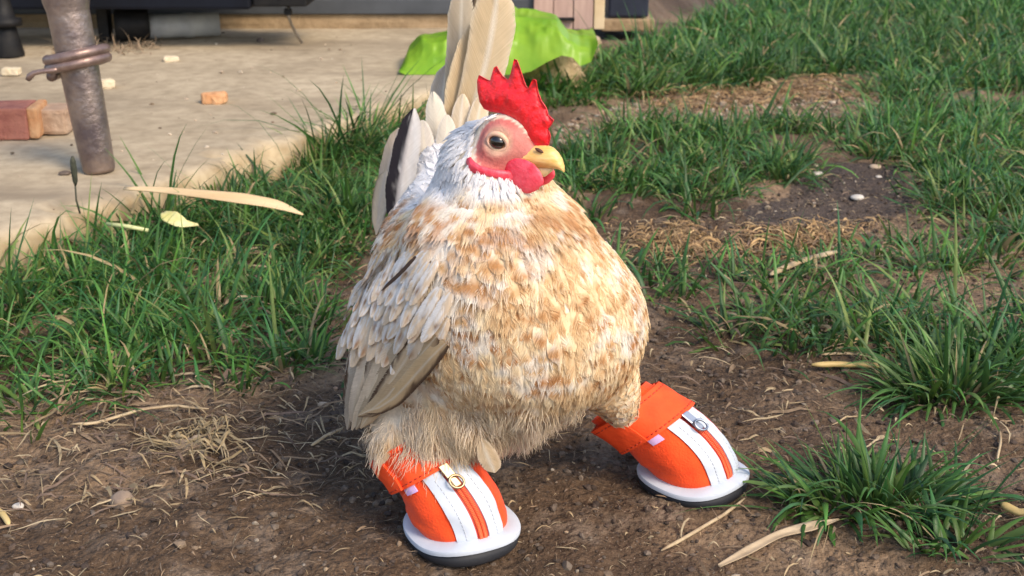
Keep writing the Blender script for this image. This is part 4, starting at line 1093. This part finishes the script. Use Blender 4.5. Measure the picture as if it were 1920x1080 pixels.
rt = .0325; ths = np.linspace(math.radians(200), math.radians(200 + 710), 120); kk = np.linspace(0, 1, 120)
hz = (.0085 - .0190 * kk)[:, None] * at_
coil = pb + at_ * sc_ + hz + rt * (np.cos(ths)[:, None] * (u1 + at_ * .16) + np.sin(ths)[:, None] * u2)
e = coil[-1]; tail = np.array([e + np.array([-.016, -.004, -.002]), e + np.array([-.030, -.006, -.003]), e + np.array([-.037, -.006, -.008]), e + np.array([-.040, -.006, -.014])])
V, f = tube(np.vstack([coil, tail[:0]]), .0062, 12, side=at_); 
wc = put('wire_coil', mk('wire_coil', V, f), M['wire'], post)
eL = G(62, 140, .12)
le = RP(100, 132, rc - np.array([0, .03, 0]), np.array([0, 1., 0]))
V, f = tube([le + np.array([.012, .012, .002]), le, RP(78, 134, rc - np.array([0, .03, 0]), np.array([0, 1., 0])), RP(64, 137, rc - np.array([0, .03, 0]), np.array([0, 1., 0])), RP(56, 143, rc - np.array([0, .03, 0]), np.array([0, 1., 0])), RP(52, 150, rc - np.array([0, .03, 0]), np.array([0, 1., 0]))], [.003, .003, .0028, .003, .0038, .003], 10)
put('wire_end', mk('wire_end', V, f), M['wire'], wc)

M['brick'] = simple('red_brick', (.26, .085, .06), .85, (.38, .15, .10), 45, bs=.7, bscale=160, bd=.003)
M['brick_o'] = simple('orange_brick', (.44, .20, .08), .85, (.52, .30, .15), 60, bs=.7, bscale=160, bd=.003)  # orange of the brick chip; also paints sunlight on the brick end
M['brick_b'] = simple('brown_brick', (.30, .19, .12), .88, (.40, .28, .19), 50, bs=.7, bscale=150, bd=.003)
def block(name, px0, px1, pyb, hh, dd, mat, label, cat, group=None, rz=0.0, seed=0, bev=.003, rough=.004):
    a, b_ = G(px0, pyb, SLABZ), G(px1, pyb, SLABZ); w_ = np.linalg.norm(b_ - a)
    c = (a + b_) / 2 + np.array([0, dd / 2, hh / 2 + .0005])
    me = box_me(name, (0, 0, 0), (w_, dd, hh), Matrix.Rotation(rz, 4, 'Z'), bev, rough, 4, seed); me.transform(Matrix.Translation(Vector(c)))
    return solo(name, me, mat, label, cat, group)
# whole red brick: body, and an end painted orange for the sun falling on it
bk_r = root('brick', G(20, 262, SLABZ), 'dark red brick with its sunlit end painted bright orange lying on the patio', 'brick')
a, b_ = G(-120, 268, SLABZ), G(58, 262, SLABZ)
dirb = nrm(b_ - a); Lb = np.linalg.norm(b_ - a); Mb = Matrix.Rotation(math.atan2(dirb[1], dirb[0]) - .06, 4, 'Z'); nb3 = np.array([-dirb[1], dirb[0], 0])
put('brick_face', box_me('brick_face', (a + b_) / 2 + nb3 * .03 + np.array([0, 0, .0215]), (Lb, .06, .042), Mb, .003, .003, 4, 3), M['brick'], bk_r)
put('brick_end', box_me('brick_end', b_ + nb3 * .03 + dirb * .0065 + np.array([0, -.0005, .0215]), (.013, .058, .0415), Mb, .003, .003, 3, 4), M['brick_o'], bk_r, label='end face painted sunlit orange')
block('brick', 74, 126, 254, .034, .05, M['brick_b'], 'worn brown brick touching the orange end of the red brick', 'brick', rz=.05, seed=6, bev=.005)
CH = 'broken brick and mortar chips on the patio'
M['mortar'] = simple('pale_mortar', (.52, .42, .27), .9, (.64, .54, .38), 80, bs=.6, bscale=200)
block('brick_chip', 378, 420, 196, .014, .022, M['brick_o'], 'flat orange brick chip on the patio behind the tall grass', 'brick chip', CH, rz=.1, seed=11, rough=.01)
block('mortar_chip', 186, 212, 166, .012, .02, M['mortar'], 'pale yellow mortar chip just right of the iron post', 'mortar chip', CH, rz=.3, seed=12, rough=.01)
block('mortar_chip', 2, 36, 144, .013, .02, M['mortar'], 'pale yellow mortar strip at the left edge behind the iron post', 'mortar chip', CH, rz=-.05, seed=13, rough=.008)
block('mortar_chip', 306, 334, 117, .009, .018, M['mortar'], 'small pale mortar flake in the middle of the patio', 'mortar chip', CH, rz=.2, seed=14, rough=.008)
M['stone_d'] = simple('dark_stone', (.07, .05, .04), .9, (.12, .09, .07), 80, bs=.5)
def stone(px, py, r, mat, label, z=None, seed=0, flat=.75, group=None, name='stone', cat='stone', stretch=1.3):
    c = G(px, py, SLABZ if z else 0); m = PX(c)
    if not z: c[2] = ground_h(c[:1], c[1:2])[0]
    v, f = ICO3; v = v * np.array([stretch, 1, flat]); v = v * (1 + (fbm(v, 1.1, 3, seed)[:, None] - .5) * .55)
    V = v * r * m + c + np.array([0, 0, r * m * flat * .55])
    return solo(name, mk(name, V, [f]), mat, label, cat, group)
stone(488, 78, 6, M['stone_d'], 'small dark pebble on the patio near the hanging wire', True, 2, group='pebbles on the patio')
stone(737, 44, 4, M['stone_d'], 'tiny dark crumb on the patio by the door sill', True, 3, group='pebbles on the patio')
stone(122, 327, 9, M['stone_d'], 'small flat dark stone beside the foot of the iron post', True, 4, .5, group='pebbles on the patio')
M['stone_b'] = simple('brown_stone', (.17, .125, .095), .88, (.30, .22, .15), 60, bs=.6, bscale=200)
M['stone_t'] = simple('tan_stone', (.34, .25, .17), .9, (.46, .36, .25), 60, bs=.6, bscale=200)
M['stone_w'] = simple('white_stone', (.42, .38, .32), .9, (.55, .50, .44), 80, bs=.4, bscale=200)
stone(229, 938, 21, M['stone_b'], 'round brown stone alone on the bare soil', None, 5, .85, stretch=1.05)
stone(345, 832, 20, M['stone_b'], 'long grey brown stone beside the dry straw clump', None, 6, .55, stretch=1.5)
stone(372, 822, 11, M['stone_t'], 'small tan stone at the end of the long grey brown stone', None, 7)
WPB = 'pale pebbles on the dark soil patch'
for i, (px, py, r_, lab) in enumerate([(1607, 370, 11, 'largest white pebble in the middle of the dark soil patch'), (1641, 312, 9, 'pale tan pebble at the top of the dark soil patch'), (1534, 330, 9, 'greyish white pebble at the left of the dark soil patch'), (1648, 326, 5, 'tiny bright white pebble below the pale tan pebble')]):
    stone(px, py, r_, M['stone_w'] if i != 1 else M['stone_t'], lab, None, 20 + i, .5, WPB, 'pebble', 'pebble')
stone(605, 748, 8, M['stone_t'], 'small tan pebble on the soil left of the wing tip', None, 31, .7, name='pebble', cat='pebble')
stone(34, 946, 9, M['stone_w'], 'white pebble on the soil near the lower left edge', None, 32, .7, name='pebble', cat='pebble')

# grit blown over the patio
n = 420; tq = rng.uniform(-.5, LN, n); dq = .02 + 2.2 * rng.random(n) ** 1.6
c2q = SLAB_A + sdir * tq[:, None] - snor * dq[:, None]; c2q = c2q[(c2q[:, 1] < 2.55)]; n = len(c2q)
v, f = ICO1; rq = .0009 * 4 ** (rng.random(n) ** 3)
Pq = v[None] * (1 + rng.normal(0, .2, (n, 12, 1))) * rq[:, None, None] * np.array([1.3, 1, .7]) + np.c_[c2q, SLABZ + rq * .5][:, None]
cq = np.array([(.12, .09, .06), (.42, .33, .24), (.20, .14, .09), (.50, .42, .32)])[rng.integers(0, 4, n)]
put('patio_grit', mk('patio_grit', Pq.reshape(-1, 3), [(f[None] + (np.arange(n) * 12)[:, None, None]).reshape(-1, 3)], smooth=False, col=np.repeat(cq, 12, 0)), M['pebble'], kind='stuff')

# straws, husks, stalks
M['husk'] = simple('dry_husk', (.50, .34, .17), .6, (.62, .46, .26), 14, bs=.5, bscale=90, bd=.001, stretch=(.2, 3, 3))
M['stalk'] = simple('yellow_stalk', (.46, .32, .11), .55, (.56, .42, .18), 30, bs=.3)
M['leaf_y'] = simple('yellow_leaf', (.56, .50, .16), .6, (.62, .58, .30), 40, bs=.3)
M['stalk_p'] = simple('pale_stalk', (.50, .52, .24), .55)
M['straw_p'] = simple('pale_straw', (.44, .34, .20), .6, (.26, .18, .10), 90, bs=.3)
M['seed'] = simple('dark_seed_head', (.022, .026, .014), .8, (.05, .05, .03), 200, bs=.8, bscale=300)
def ribbon(pts, w, fold=.25, n=24, th=.0012):
    pts = np.array(pts, float); s0 = np.linspace(0, 1, len(pts)); s = np.linspace(0, 1, n)
    P3 = np.stack([np.interp(s, s0, pts[:, i]) for i in range(3)], -1)
    for _ in range(3): P3[1:-1] = (P3[:-2] + 2 * P3[1:-1] + P3[2:]) / 4
    ww = np.interp(s, np.linspace(0, 1, len(w)), w); T = nrm(np.gradient(P3, axis=0))
    sd_ = nrm(np.cross(T, [0, -.45, .9])); up = np.cross(sd_, T); U = np.linspace(-1, 1, 7)
    V1 = P3[:, None] + sd_[:, None] * (U * 1)[None, :, None] * ww[:, None, None] / 2 + up[:, None] * (np.abs(U)[None] * fold * ww[:, None] / 2 + .0006 * np.sin(U * 9)[None])[..., None]
    V2 = V1 - up[:, None] * th; g = grid_faces(n, 7); m = n * 7; a = n; b2 = 7
    per = np.concatenate([np.arange(b2), np.arange(1, a) * b2 + b2 - 1, (a - 1) * b2 + np.arange(b2 - 2, -1, -1), np.arange(a - 2, -1, -1) * b2])
    sf = np.stack([per[:-1], per[1:], per[1:] + m, per[:-1] + m], -1)
    me = mk('r', np.concatenate([V1.reshape(-1, 3), V2.reshape(-1, 3)]), [g, g[:, ::-1] + m, sf])
    bm = bmesh.new(); bm.from_mesh(me); bmesh.ops.recalc_face_normals(bm, faces=bm.faces[:]); bm.to_mesh(me); bm.free(); return me
hz_ = .062
solo('dry_husk', ribbon([G(232, 353, hz_), G(300, 356, hz_ + .003), G(380, 365, hz_ + .004), G(450, 373, hz_ + .002), G(520, 384, hz_ - .004), G(568, 402, hz_ - .012)], [.005, .0095, .0125, .016, .0135, .002]), M['husk'], 'long tan dry husk lying on top of the grass', 'dry husk')
solo('leaf_scrap', ribbon([G(306, 398, .045), G(318, 407, .044), G(340, 420, .040), G(372, 421, .036)], [.006, .019, .015, .003], n=14), M['leaf_y'], 'curled yellow leaf scrap in the grass below the dry husk', 'leaf')
V, f = tube([G(200, 420, .043), G(240, 425, .042), G(278, 432, .038)], [.0022, .0024, .002], 8); solo('dry_straw', mk('dry_straw', V, f), M['stalk_p'], 'short pale yellow straw in the grass left of the leaf scrap', 'straw')
b0 = G(150, 400, .045); Yb = b0[1]
V, f = join([tube([b0, W(143, 375, Yb), W(141, 345, Yb)], [.0011, .0010, .0010], 8), tube([W(141.5, 348, Yb), W(141, 340, Yb), W(139, 322, Yb), W(136.5, 302, Yb), W(136, 293, Yb)], [.001, .0026, .0034, .0030, .0012], 12)])
sh_ = solo('seed_stalk', mk('seed_stalk', V, f), M['seed'], 'dark plantain seed head standing up at the patio edge', 'seed head')
SG = 'loose straws on the soil'
def straw(label, pts, rad_, mat='straw_p', flat=.45, name='straw', lift=.003):
    P3 = []
    for (a, b_) in pts:
        g_ = G(a, b_, 0); g_[2] = ground_h(g_[:1], g_[1:2])[0] + lift; P3.append(g_)
    P3 = np.array(P3); s0 = np.linspace(0, 1, len(P3)); s = np.linspace(0, 1, 14); P4 = np.stack([np.interp(s, s0, P3[:, i]) for i in range(3)], -1)
    P4 += (noise(P4, 60, 4)[:, None] - .5) * np.array([.004, .004, .0015])
    V, f = tube(P4, rad_ * np.interp(s, [0, .1, .9, 1], [.4, 1, .9, .3]), 10, flat, side=[0, 0, 1] if False else [.3, .9, .2]); solo(name, mk(name, V, f), M[mat], label, 'straw', SG)
straw('straight yellow stalk lying in front of the tall spreading grass tuft', [(1518, 697), (1580, 694), (1660, 690), (1750, 682)], .0028, 'stalk', .9, lift=.006)
straw('slanting pale split straw in the thin grass right of the breast', [(1443, 534), (1500, 507), (1572, 484)], .0034, 'straw_p', .6, lift=.010)
P3 = [G(*q) for q in ((1348, 1064), (1400, 1036), (1460, 1010), (1520, 998), (1572, 988))]
for q in P3: q[2] = ground_h(q[:1], q[1:2])[0] + .006
M['husk_g'] = simple('grey_husk', (.26, .19, .115), .7, (.44, .34, .22), 30, bs=.5, bscale=90, bd=.001, stretch=(.2, 3, 3))
solo('straw', ribbon(P3, [.0025, .006, .0052, .0075, .001], fold=.5), M['husk_g'], 'thick grey tan straw below the broad bladed tuft', 'straw', SG)
straw('long thin pale straw running from the silver zip shoe to the bottom', [(1240, 1032), (1300, 1000), (1350, 975), (1395, 945)], .0013, 'straw_p', .8, lift=.004)
straw('orange tan straw cut by the right frame edge', [(1872, 968), (1905, 985), (1950, 996)], .0032, 'stalk', .7, lift=.006)
straw('thin pale straw lying over the patch of thin grass at the right', [(1540, 672), (1600, 668), (1650, 672)], .0016, 'straw_p', .7)
straw('pale twig running along the lower edge of the lawn', [(130, 812), (190, 805), (270, 780), (330, 772), (395, 774)], .0014, 'straw_p', .8, lift=.006)
straw('short bent pale straw on the soil left of the brass zip shoe', [(580, 840), (610, 822), (640, 803)], .0013, 'straw_p', .8)
straw('thin pale straw at the left frame edge on the soil', [(-4, 950), (6, 965), (14, 985)], .0022, 'stalk', .8)
straw('thin straw standing off the soil by the grass under the right edge', [(1872, 830), (1872, 850), (1870, 880)], .0013, 'straw_p', .8)

# ---- green plastic bag
bagc = G(915, 138, SLABZ)
def bag():
    """a thin film lying in folds over a low heap: a height sheet with sharp creases, closed to the ground round its rim"""
    mY = bagc[1]; m = PX(bagc)
    nu, nv = 150, 70
    x0b, x1b = G(748, 140, SLABZ)[0], G(1112, 118, SLABZ)[0]
    u = np.linspace(0, 1, nu)[None] * np.ones((nv, 1)); v = np.linspace(0, 1, nv)[:, None] * np.ones((1, nu))
    pxs = 748 + 364 * u
    topy = np.interp(pxs, [748, 760, 790, 830, 870, 905, 928, 948, 966, 1000, 1040, 1060, 1090, 1112], [128, 100, 78, 64, 52, 30, 15, 14, 26, 22, 30, 56, 60, 74])
    boty = np.interp(pxs, [748, 760, 830, 960, 990, 1020, 1046, 1066, 1080, 1100, 1112], [134, 140, 142, 141, 134, 116, 104, 108, 124, 116, 82])
    # front edge near the camera, crest behind it, back edge down again
    yy = mY - .015 + .20 * v
    H = np.interp(v, [0, .12, .32, .55, .8, 1], [0, .45, .86, 1, .75, .0])
    def zat(py, Y): 
        vv = (py - 540) / F; return CAMH + Y * (-sp - vv * cp) / (cp - vv * sp)
    zb = np.maximum(zat(boty, mY - .015), SLABZ + .001); zb = np.where(pxs > 985, zat(boty, mY - .015), zb)
    zt = zat(topy - 15, mY + .095)
    z = zb + (zt - zb) * H
    z = np.where(v > .85, np.maximum(SLABZ + .002, z), z)
    x = (x0b + (x1b - x0b) * u)
    Pp = np.stack([x, yy, z], -1); q = Pp + .010 * (fbm(Pp, 22, 2, 8)[..., None] - .5)
    rd = np.abs(fbm(q * np.array([1, .8, .9]), 8, 2, 3) - .5) * 2; rd2 = np.abs(fbm(q * np.array([1.4, .6, 1]), 34, 2, 9) - .5) * 2
    edge = np.clip(np.minimum(v, 1 - v) * 9, 0, 1) * np.clip(np.minimum(u, 1 - u) * 12, 0, 1)
    d = ((.25 - rd) * .046 + (.22 - rd2) * .007) * edge
    Pp[..., 1] -= d * .8; Pp[..., 2] += d * .62
    Pp[..., 2] = np.where(pxs < 985, np.maximum(Pp[..., 2], SLABZ + .001), Pp[..., 2])
    A = Pp.reshape(-1, 3); g = grid_faces(nv, nu)
    return mk('plastic_bag', A, [g])
mb, nt, b = newmat('green_plastic')
o, _ = noisemix(nt, b, (.17, .37, .018), (.30, .50, .035), 14, 3, .35, .65)
nt.links.new(o, b.inputs['Base Color']); b.inputs['Roughness'].default_value = .36; b.inputs['Specular IOR Level'].default_value = .4
bump(nt, b, 30, .25, .008, 2)
tr = nd(nt, 'ShaderNodeBsdfTranslucent'); nt.links.new(o, tr.inputs[0]); ms = nd(nt, 'ShaderNodeMixShader'); ms.inputs[0].default_value = .35
nt.links.new(b.outputs[0], ms.inputs[1]); nt.links.new(tr.outputs[0], ms.inputs[2]); nt.links.new(ms.outputs[0], nt.nodes['Material Output'].inputs[0])
solo('plastic_bag', bag(), mb, 'crumpled lime green plastic bag lying on the patio behind the hen', 'plastic bag')
# dry turf clod it rests on
c = G(1035, 165, 0.0); v, f = ICO3
V = v * np.array([.055, .05, .045]); V = V * (1 + (fbm(v, 2.2, 4, 3)[:, None] - .5) * .7) + c + np.array([0, .02, .022])
M['clod'] = simple('dry_turf', (.30, .22, .12), .95, (.42, .31, .18), 60, bs=1, bscale=120, bd=.006)
clod = root('turf_clod', c, 'clod of dry tan turf under the right end of the green bag', 'turf clod')
put('earth', mk('earth', V, [f]), M['clod'], clod)
n = 260; B = V[rng.integers(0, len(V), n)]; q = rng.random((n, 1))
Vb, fb, cb = blades(B, rng.uniform(.02, .05, n), np.full(n, .0018), rng.uniform(0, 6.28, n), np.abs(rng.normal(.6, .4, n)), np.abs(rng.normal(1.0, .5, n)), np.array([.34, .25, .13]) * (.6 + .6 * q), np.array([.44, .33, .18]) * (.6 + .6 * q))
put('dry_blades', mk('dry_blades', Vb, [fb], col=cb), M['straw'], clod, kind='stuff')

# ---- house side
M['black'] = simple('black_metal', (.003, .0035, .006), .6, (.006, .0075, .013), 10, bs=.2, bscale=30, spec=.15)
M['blackp'] = simple('black_plastic', (.007, .007, .008), .6, (.014, .013, .012), 60, bs=.3, spec=.2)
M['grey'] = simple('grey_painted_metal', (.040, .045, .052), .55, (.060, .066, .075), 12, bs=.2)
M['greyp'] = simple('grey_pvc', (.26, .26, .25), .55, (.34, .335, .32), 30, bs=.2)
M['plinth'] = simple('mortar_plinth', (.24, .165, .09), .9, (.33, .235, .135), 25, bs=.8, bscale=80, bd=.004)
M['steel'] = simple('dull_steel', (.30, .27, .23), .4, metal=.8)
M['render'] = simple('house_render', (.42, .34, .26), .9, (.50, .41, .32), 9, bs=.5, bscale=60)
Yw = 2.62
wl = root('house_wall', W(600, 40, Yw), 'lower house wall with mortar plinth, grey metal sill and dark door panel', 'house wall')
x0, x1 = -2.6, .13
put('plinth', box_me('plinth', ((x0 + x1) / 2, Yw + .10, SLABZ + .012), (x1 - x0, .20, .034), None, .004, .006, 20, 2), M['plinth'], wl)
put('sill', box_me('sill', ((x0 + x1) / 2, Yw + .092, SLABZ + .029 + .0165), (x1 - x0 + .01, .20, .032), None, .003), M['grey'], wl)
put('door_panel', box_me('door_panel', ((x0 + x1) / 2, Yw + .16, SLABZ + .0625 + .55), (x1 - x0, .10, 1.1), None, .004), M['grey'], wl)
for px in (662, 160, 880):
    c = W(px, 0, Yw + .05); put('door_post', box_me('door_post', (c[0], Yw + .085, SLABZ + .0625 + .5), (.036, .05, 1.0), None, .003), M['blackp'], wl)
# black cart / grill body standing off the slab
bc = root('black_cart', W(280, 30, 2.36), 'low black metal cart standing over the patio in front of the house', 'cart')
zb = W(300, 19, 2.32)[2]
c0_ = W(-250, 0, 2.33); c1_ = W(470, 0, 2.33); c2_ = W(572, 0, 2.33)
put('deck', box_me('deck', ((c0_[0] + c1_[0]) / 2, 2.42, zb + .125), (c1_[0] - c0_[0], .19, .25), None, .006), M['black'], bc)
put('shelf', box_me('shelf', ((c1_[0] + c2_[0]) / 2 + .002, 2.42, zb + .014), (c2_[0] - c1_[0], .17, .02), None, .004), M['blackp'], bc)
put('shelf_edge', box_me('shelf_edge', ((c1_[0] + c2_[0]) / 2 + .02, 2.40, zb + .05), (c2_[0] - c1_[0] + .02, .15, .035), None, .004), M['black'], bc)
for px in (196, -140):
    q = W(px, 40, 2.44); put('leg', box_me('leg', (q[0], 2.44, (zb + SLABZ) / 2), (.022, .03, zb - SLABZ - .002), None, .003), M['blackp'], bc)
f0 = G(567, 84, SLABZ); t0 = W(541, 12, 2.36)
V, f = tube([t0, W(541, 30, 2.36), W(546, 45, 2.37), W(556, 64, f0[1]), f0 + np.array([0, 0, .003])], [.003, .003, .0028, .0028, .0026], 10)
lg = put('wire_leg', mk('wire_leg', V, f), M['steel'], bc)
put('clamp', box_me('clamp', W(540, 22, 2.36), (.014, .012, .012), None, .002), M['blackp'], lg)
# pipe with black end
pe = G(262, 79, SLABZ); rp = 26 * PX(pe)
pp = root('drain_pipe', pe, 'grey plastic pipe with a black rubber end lying under the cart', 'pipe')
a_ = np.array([pe[0] - .045, pe[1] - .004, SLABZ + rp * 1.15 + .002]); d_ = nrm(np.array([1, .30, 0]))
def lathe(a, d, prof, n=32):
    P3 = np.array([a + d * s for s, r in prof]); return tube(P3, [max(r, 1e-4) for s, r in prof], n, side=[0, 0, 1], cap=True)
V, f = tube(np.array([a_ + d_ * s for s in (0, .001, .008, .052, .060, .066)]), [rp * .6, rp * 1.05, rp * 1.15, rp * 1.15, rp * 1.12, rp * 1.0], 36, side=[0, 0, 1]); put('rubber_end', mk('rubber_end', V, f), M['blackp'], pp)
V, f = tube(np.array([a_ + d_ * s for s in (.060, .10, .130, .132, .150, .152, .20)]), [rp * .86, rp * .86, rp * .86, rp * .90, rp * .90, rp * .84, rp * .84], 36, side=[0, 0, 1]); V[:, 2] -= rp * .2
put('pipe_body', mk('pipe_body', V, f), M['greyp'], pp)
# black furniture foot at the far left
ft = G(18, 106, SLABZ); k_ = PX(ft)
fo = root('furniture_foot', ft, 'black plastic furniture foot with a flanged top at the left edge', 'furniture foot')
V, f = tube(np.array([ft + np.array([0, 0, z]) for z in (0, .004, .03, .045, .055)]), np.array([27, 28, 23, 20, 18]) * k_, 28); put('foot', mk('foot', V, f), M['blackp'], fo)
V, f = tube(np.array([ft + np.array([0, 0, z]) for z in (.0555, .056, .068, .070, .10, .3)]), np.array([18, 30, 30, 20, 14, 14]) * k_, 28); put('flange', mk('flange', V, f), M['blackp'], fo)
# dead leaves under the cart
n = 160; B2 = np.c_[rng.uniform(W(40, 95, 2.2)[0], W(260, 95, 2.2)[0], n), rng.normal(2.33, .05, n)]
Vb, fb, cb = blades(np.c_[B2, np.full(n, SLABZ)], rng.uniform(.015, .05, n), np.full(n, .003), rng.uniform(0, 6.28, n), np.abs(rng.normal(.9, .3, n)), np.abs(rng.normal(1.2, .5, n)), np.array([.20, .14, .09]) * np.ones((n, 1)), np.array([.30, .22, .14]) * np.ones((n, 1)))
put('dry_leaves', mk('dry_leaves', Vb, [fb], col=cb), M['straw'], None, kind='stuff')
# wooden box right of the bag: three front boards, bright side
bx0, bx1 = W(1000, 50, 2.60), W(1112, 50, 2.60)
wb2 = root('wooden_box', np.array([(bx0[0] + bx1[0]) / 2, 2.6, SLABZ]), 'dull pink wooden box of upright boards behind the green bag', 'wooden box')
M['board'] = simple('pink_board', (.36, .235, .19), .75, (.44, .30, .24), 20, bs=.4, bscale=60, stretch=(4, 4, .5))
M['board_l'] = simple('pale_board', (.52, .38, .21), .75, (.60, .46, .28), 20, bs=.4, bscale=60)
wdt = (bx1[0] - bx0[0]) / 3
for i in range(3):
    put('board', box_me('board', (bx0[0] + wdt * (i + .5), 2.61 + .002 * (i % 2), SLABZ + .2), (wdt - .0016, .02, .40), None, .0015), M['board'], wb2)
put('side_board', box_me('side_board', (bx1[0] + .0125, 2.685, SLABZ + .2), (.022, .17, .40), None, .002), M['board_l'], wb2, label='pale tan side board')
lt = W(1062, 40, 2.59)
put('latch', box_me('latch', (lt[0], 2.594, lt[2] + .004), (.034, .012, .006), None, .001), M['blackp'], wb2)
dk2 = W(1176, 20, 2.95)
db = root('storage_box', np.array([dk2[0], 3.0, 0]), 'black plastic storage box half hidden in the grass beside the wooden box', 'storage box')
q0, q1 = W(1140, 30, 2.95)[0], W(1216, 30, 2.95)[0]; zt = W(1176, 33, 2.95)[2]
M['navy'] = simple('black_blue_plastic', (.010, .013, .026), .4, (.018, .022, .04), 20)
put('tub', box_me('tub', ((q0 + q1) / 2, 3.03, zt + .15), (q1 - q0, .16, .30), None, .006), M['navy'], db)
put('lid', box_me('lid', ((q0 + q1) / 2, 3.03, zt + .312), (q1 - q0 + .014, .175, .022), None, .005), M['navy'], db)
put('base', box_me('base', ((q0 + q1) / 2, 3.03, zt / 2 - .003), (q1 - q0 + .03, .18, zt), None, .004), M['plinth'], db)
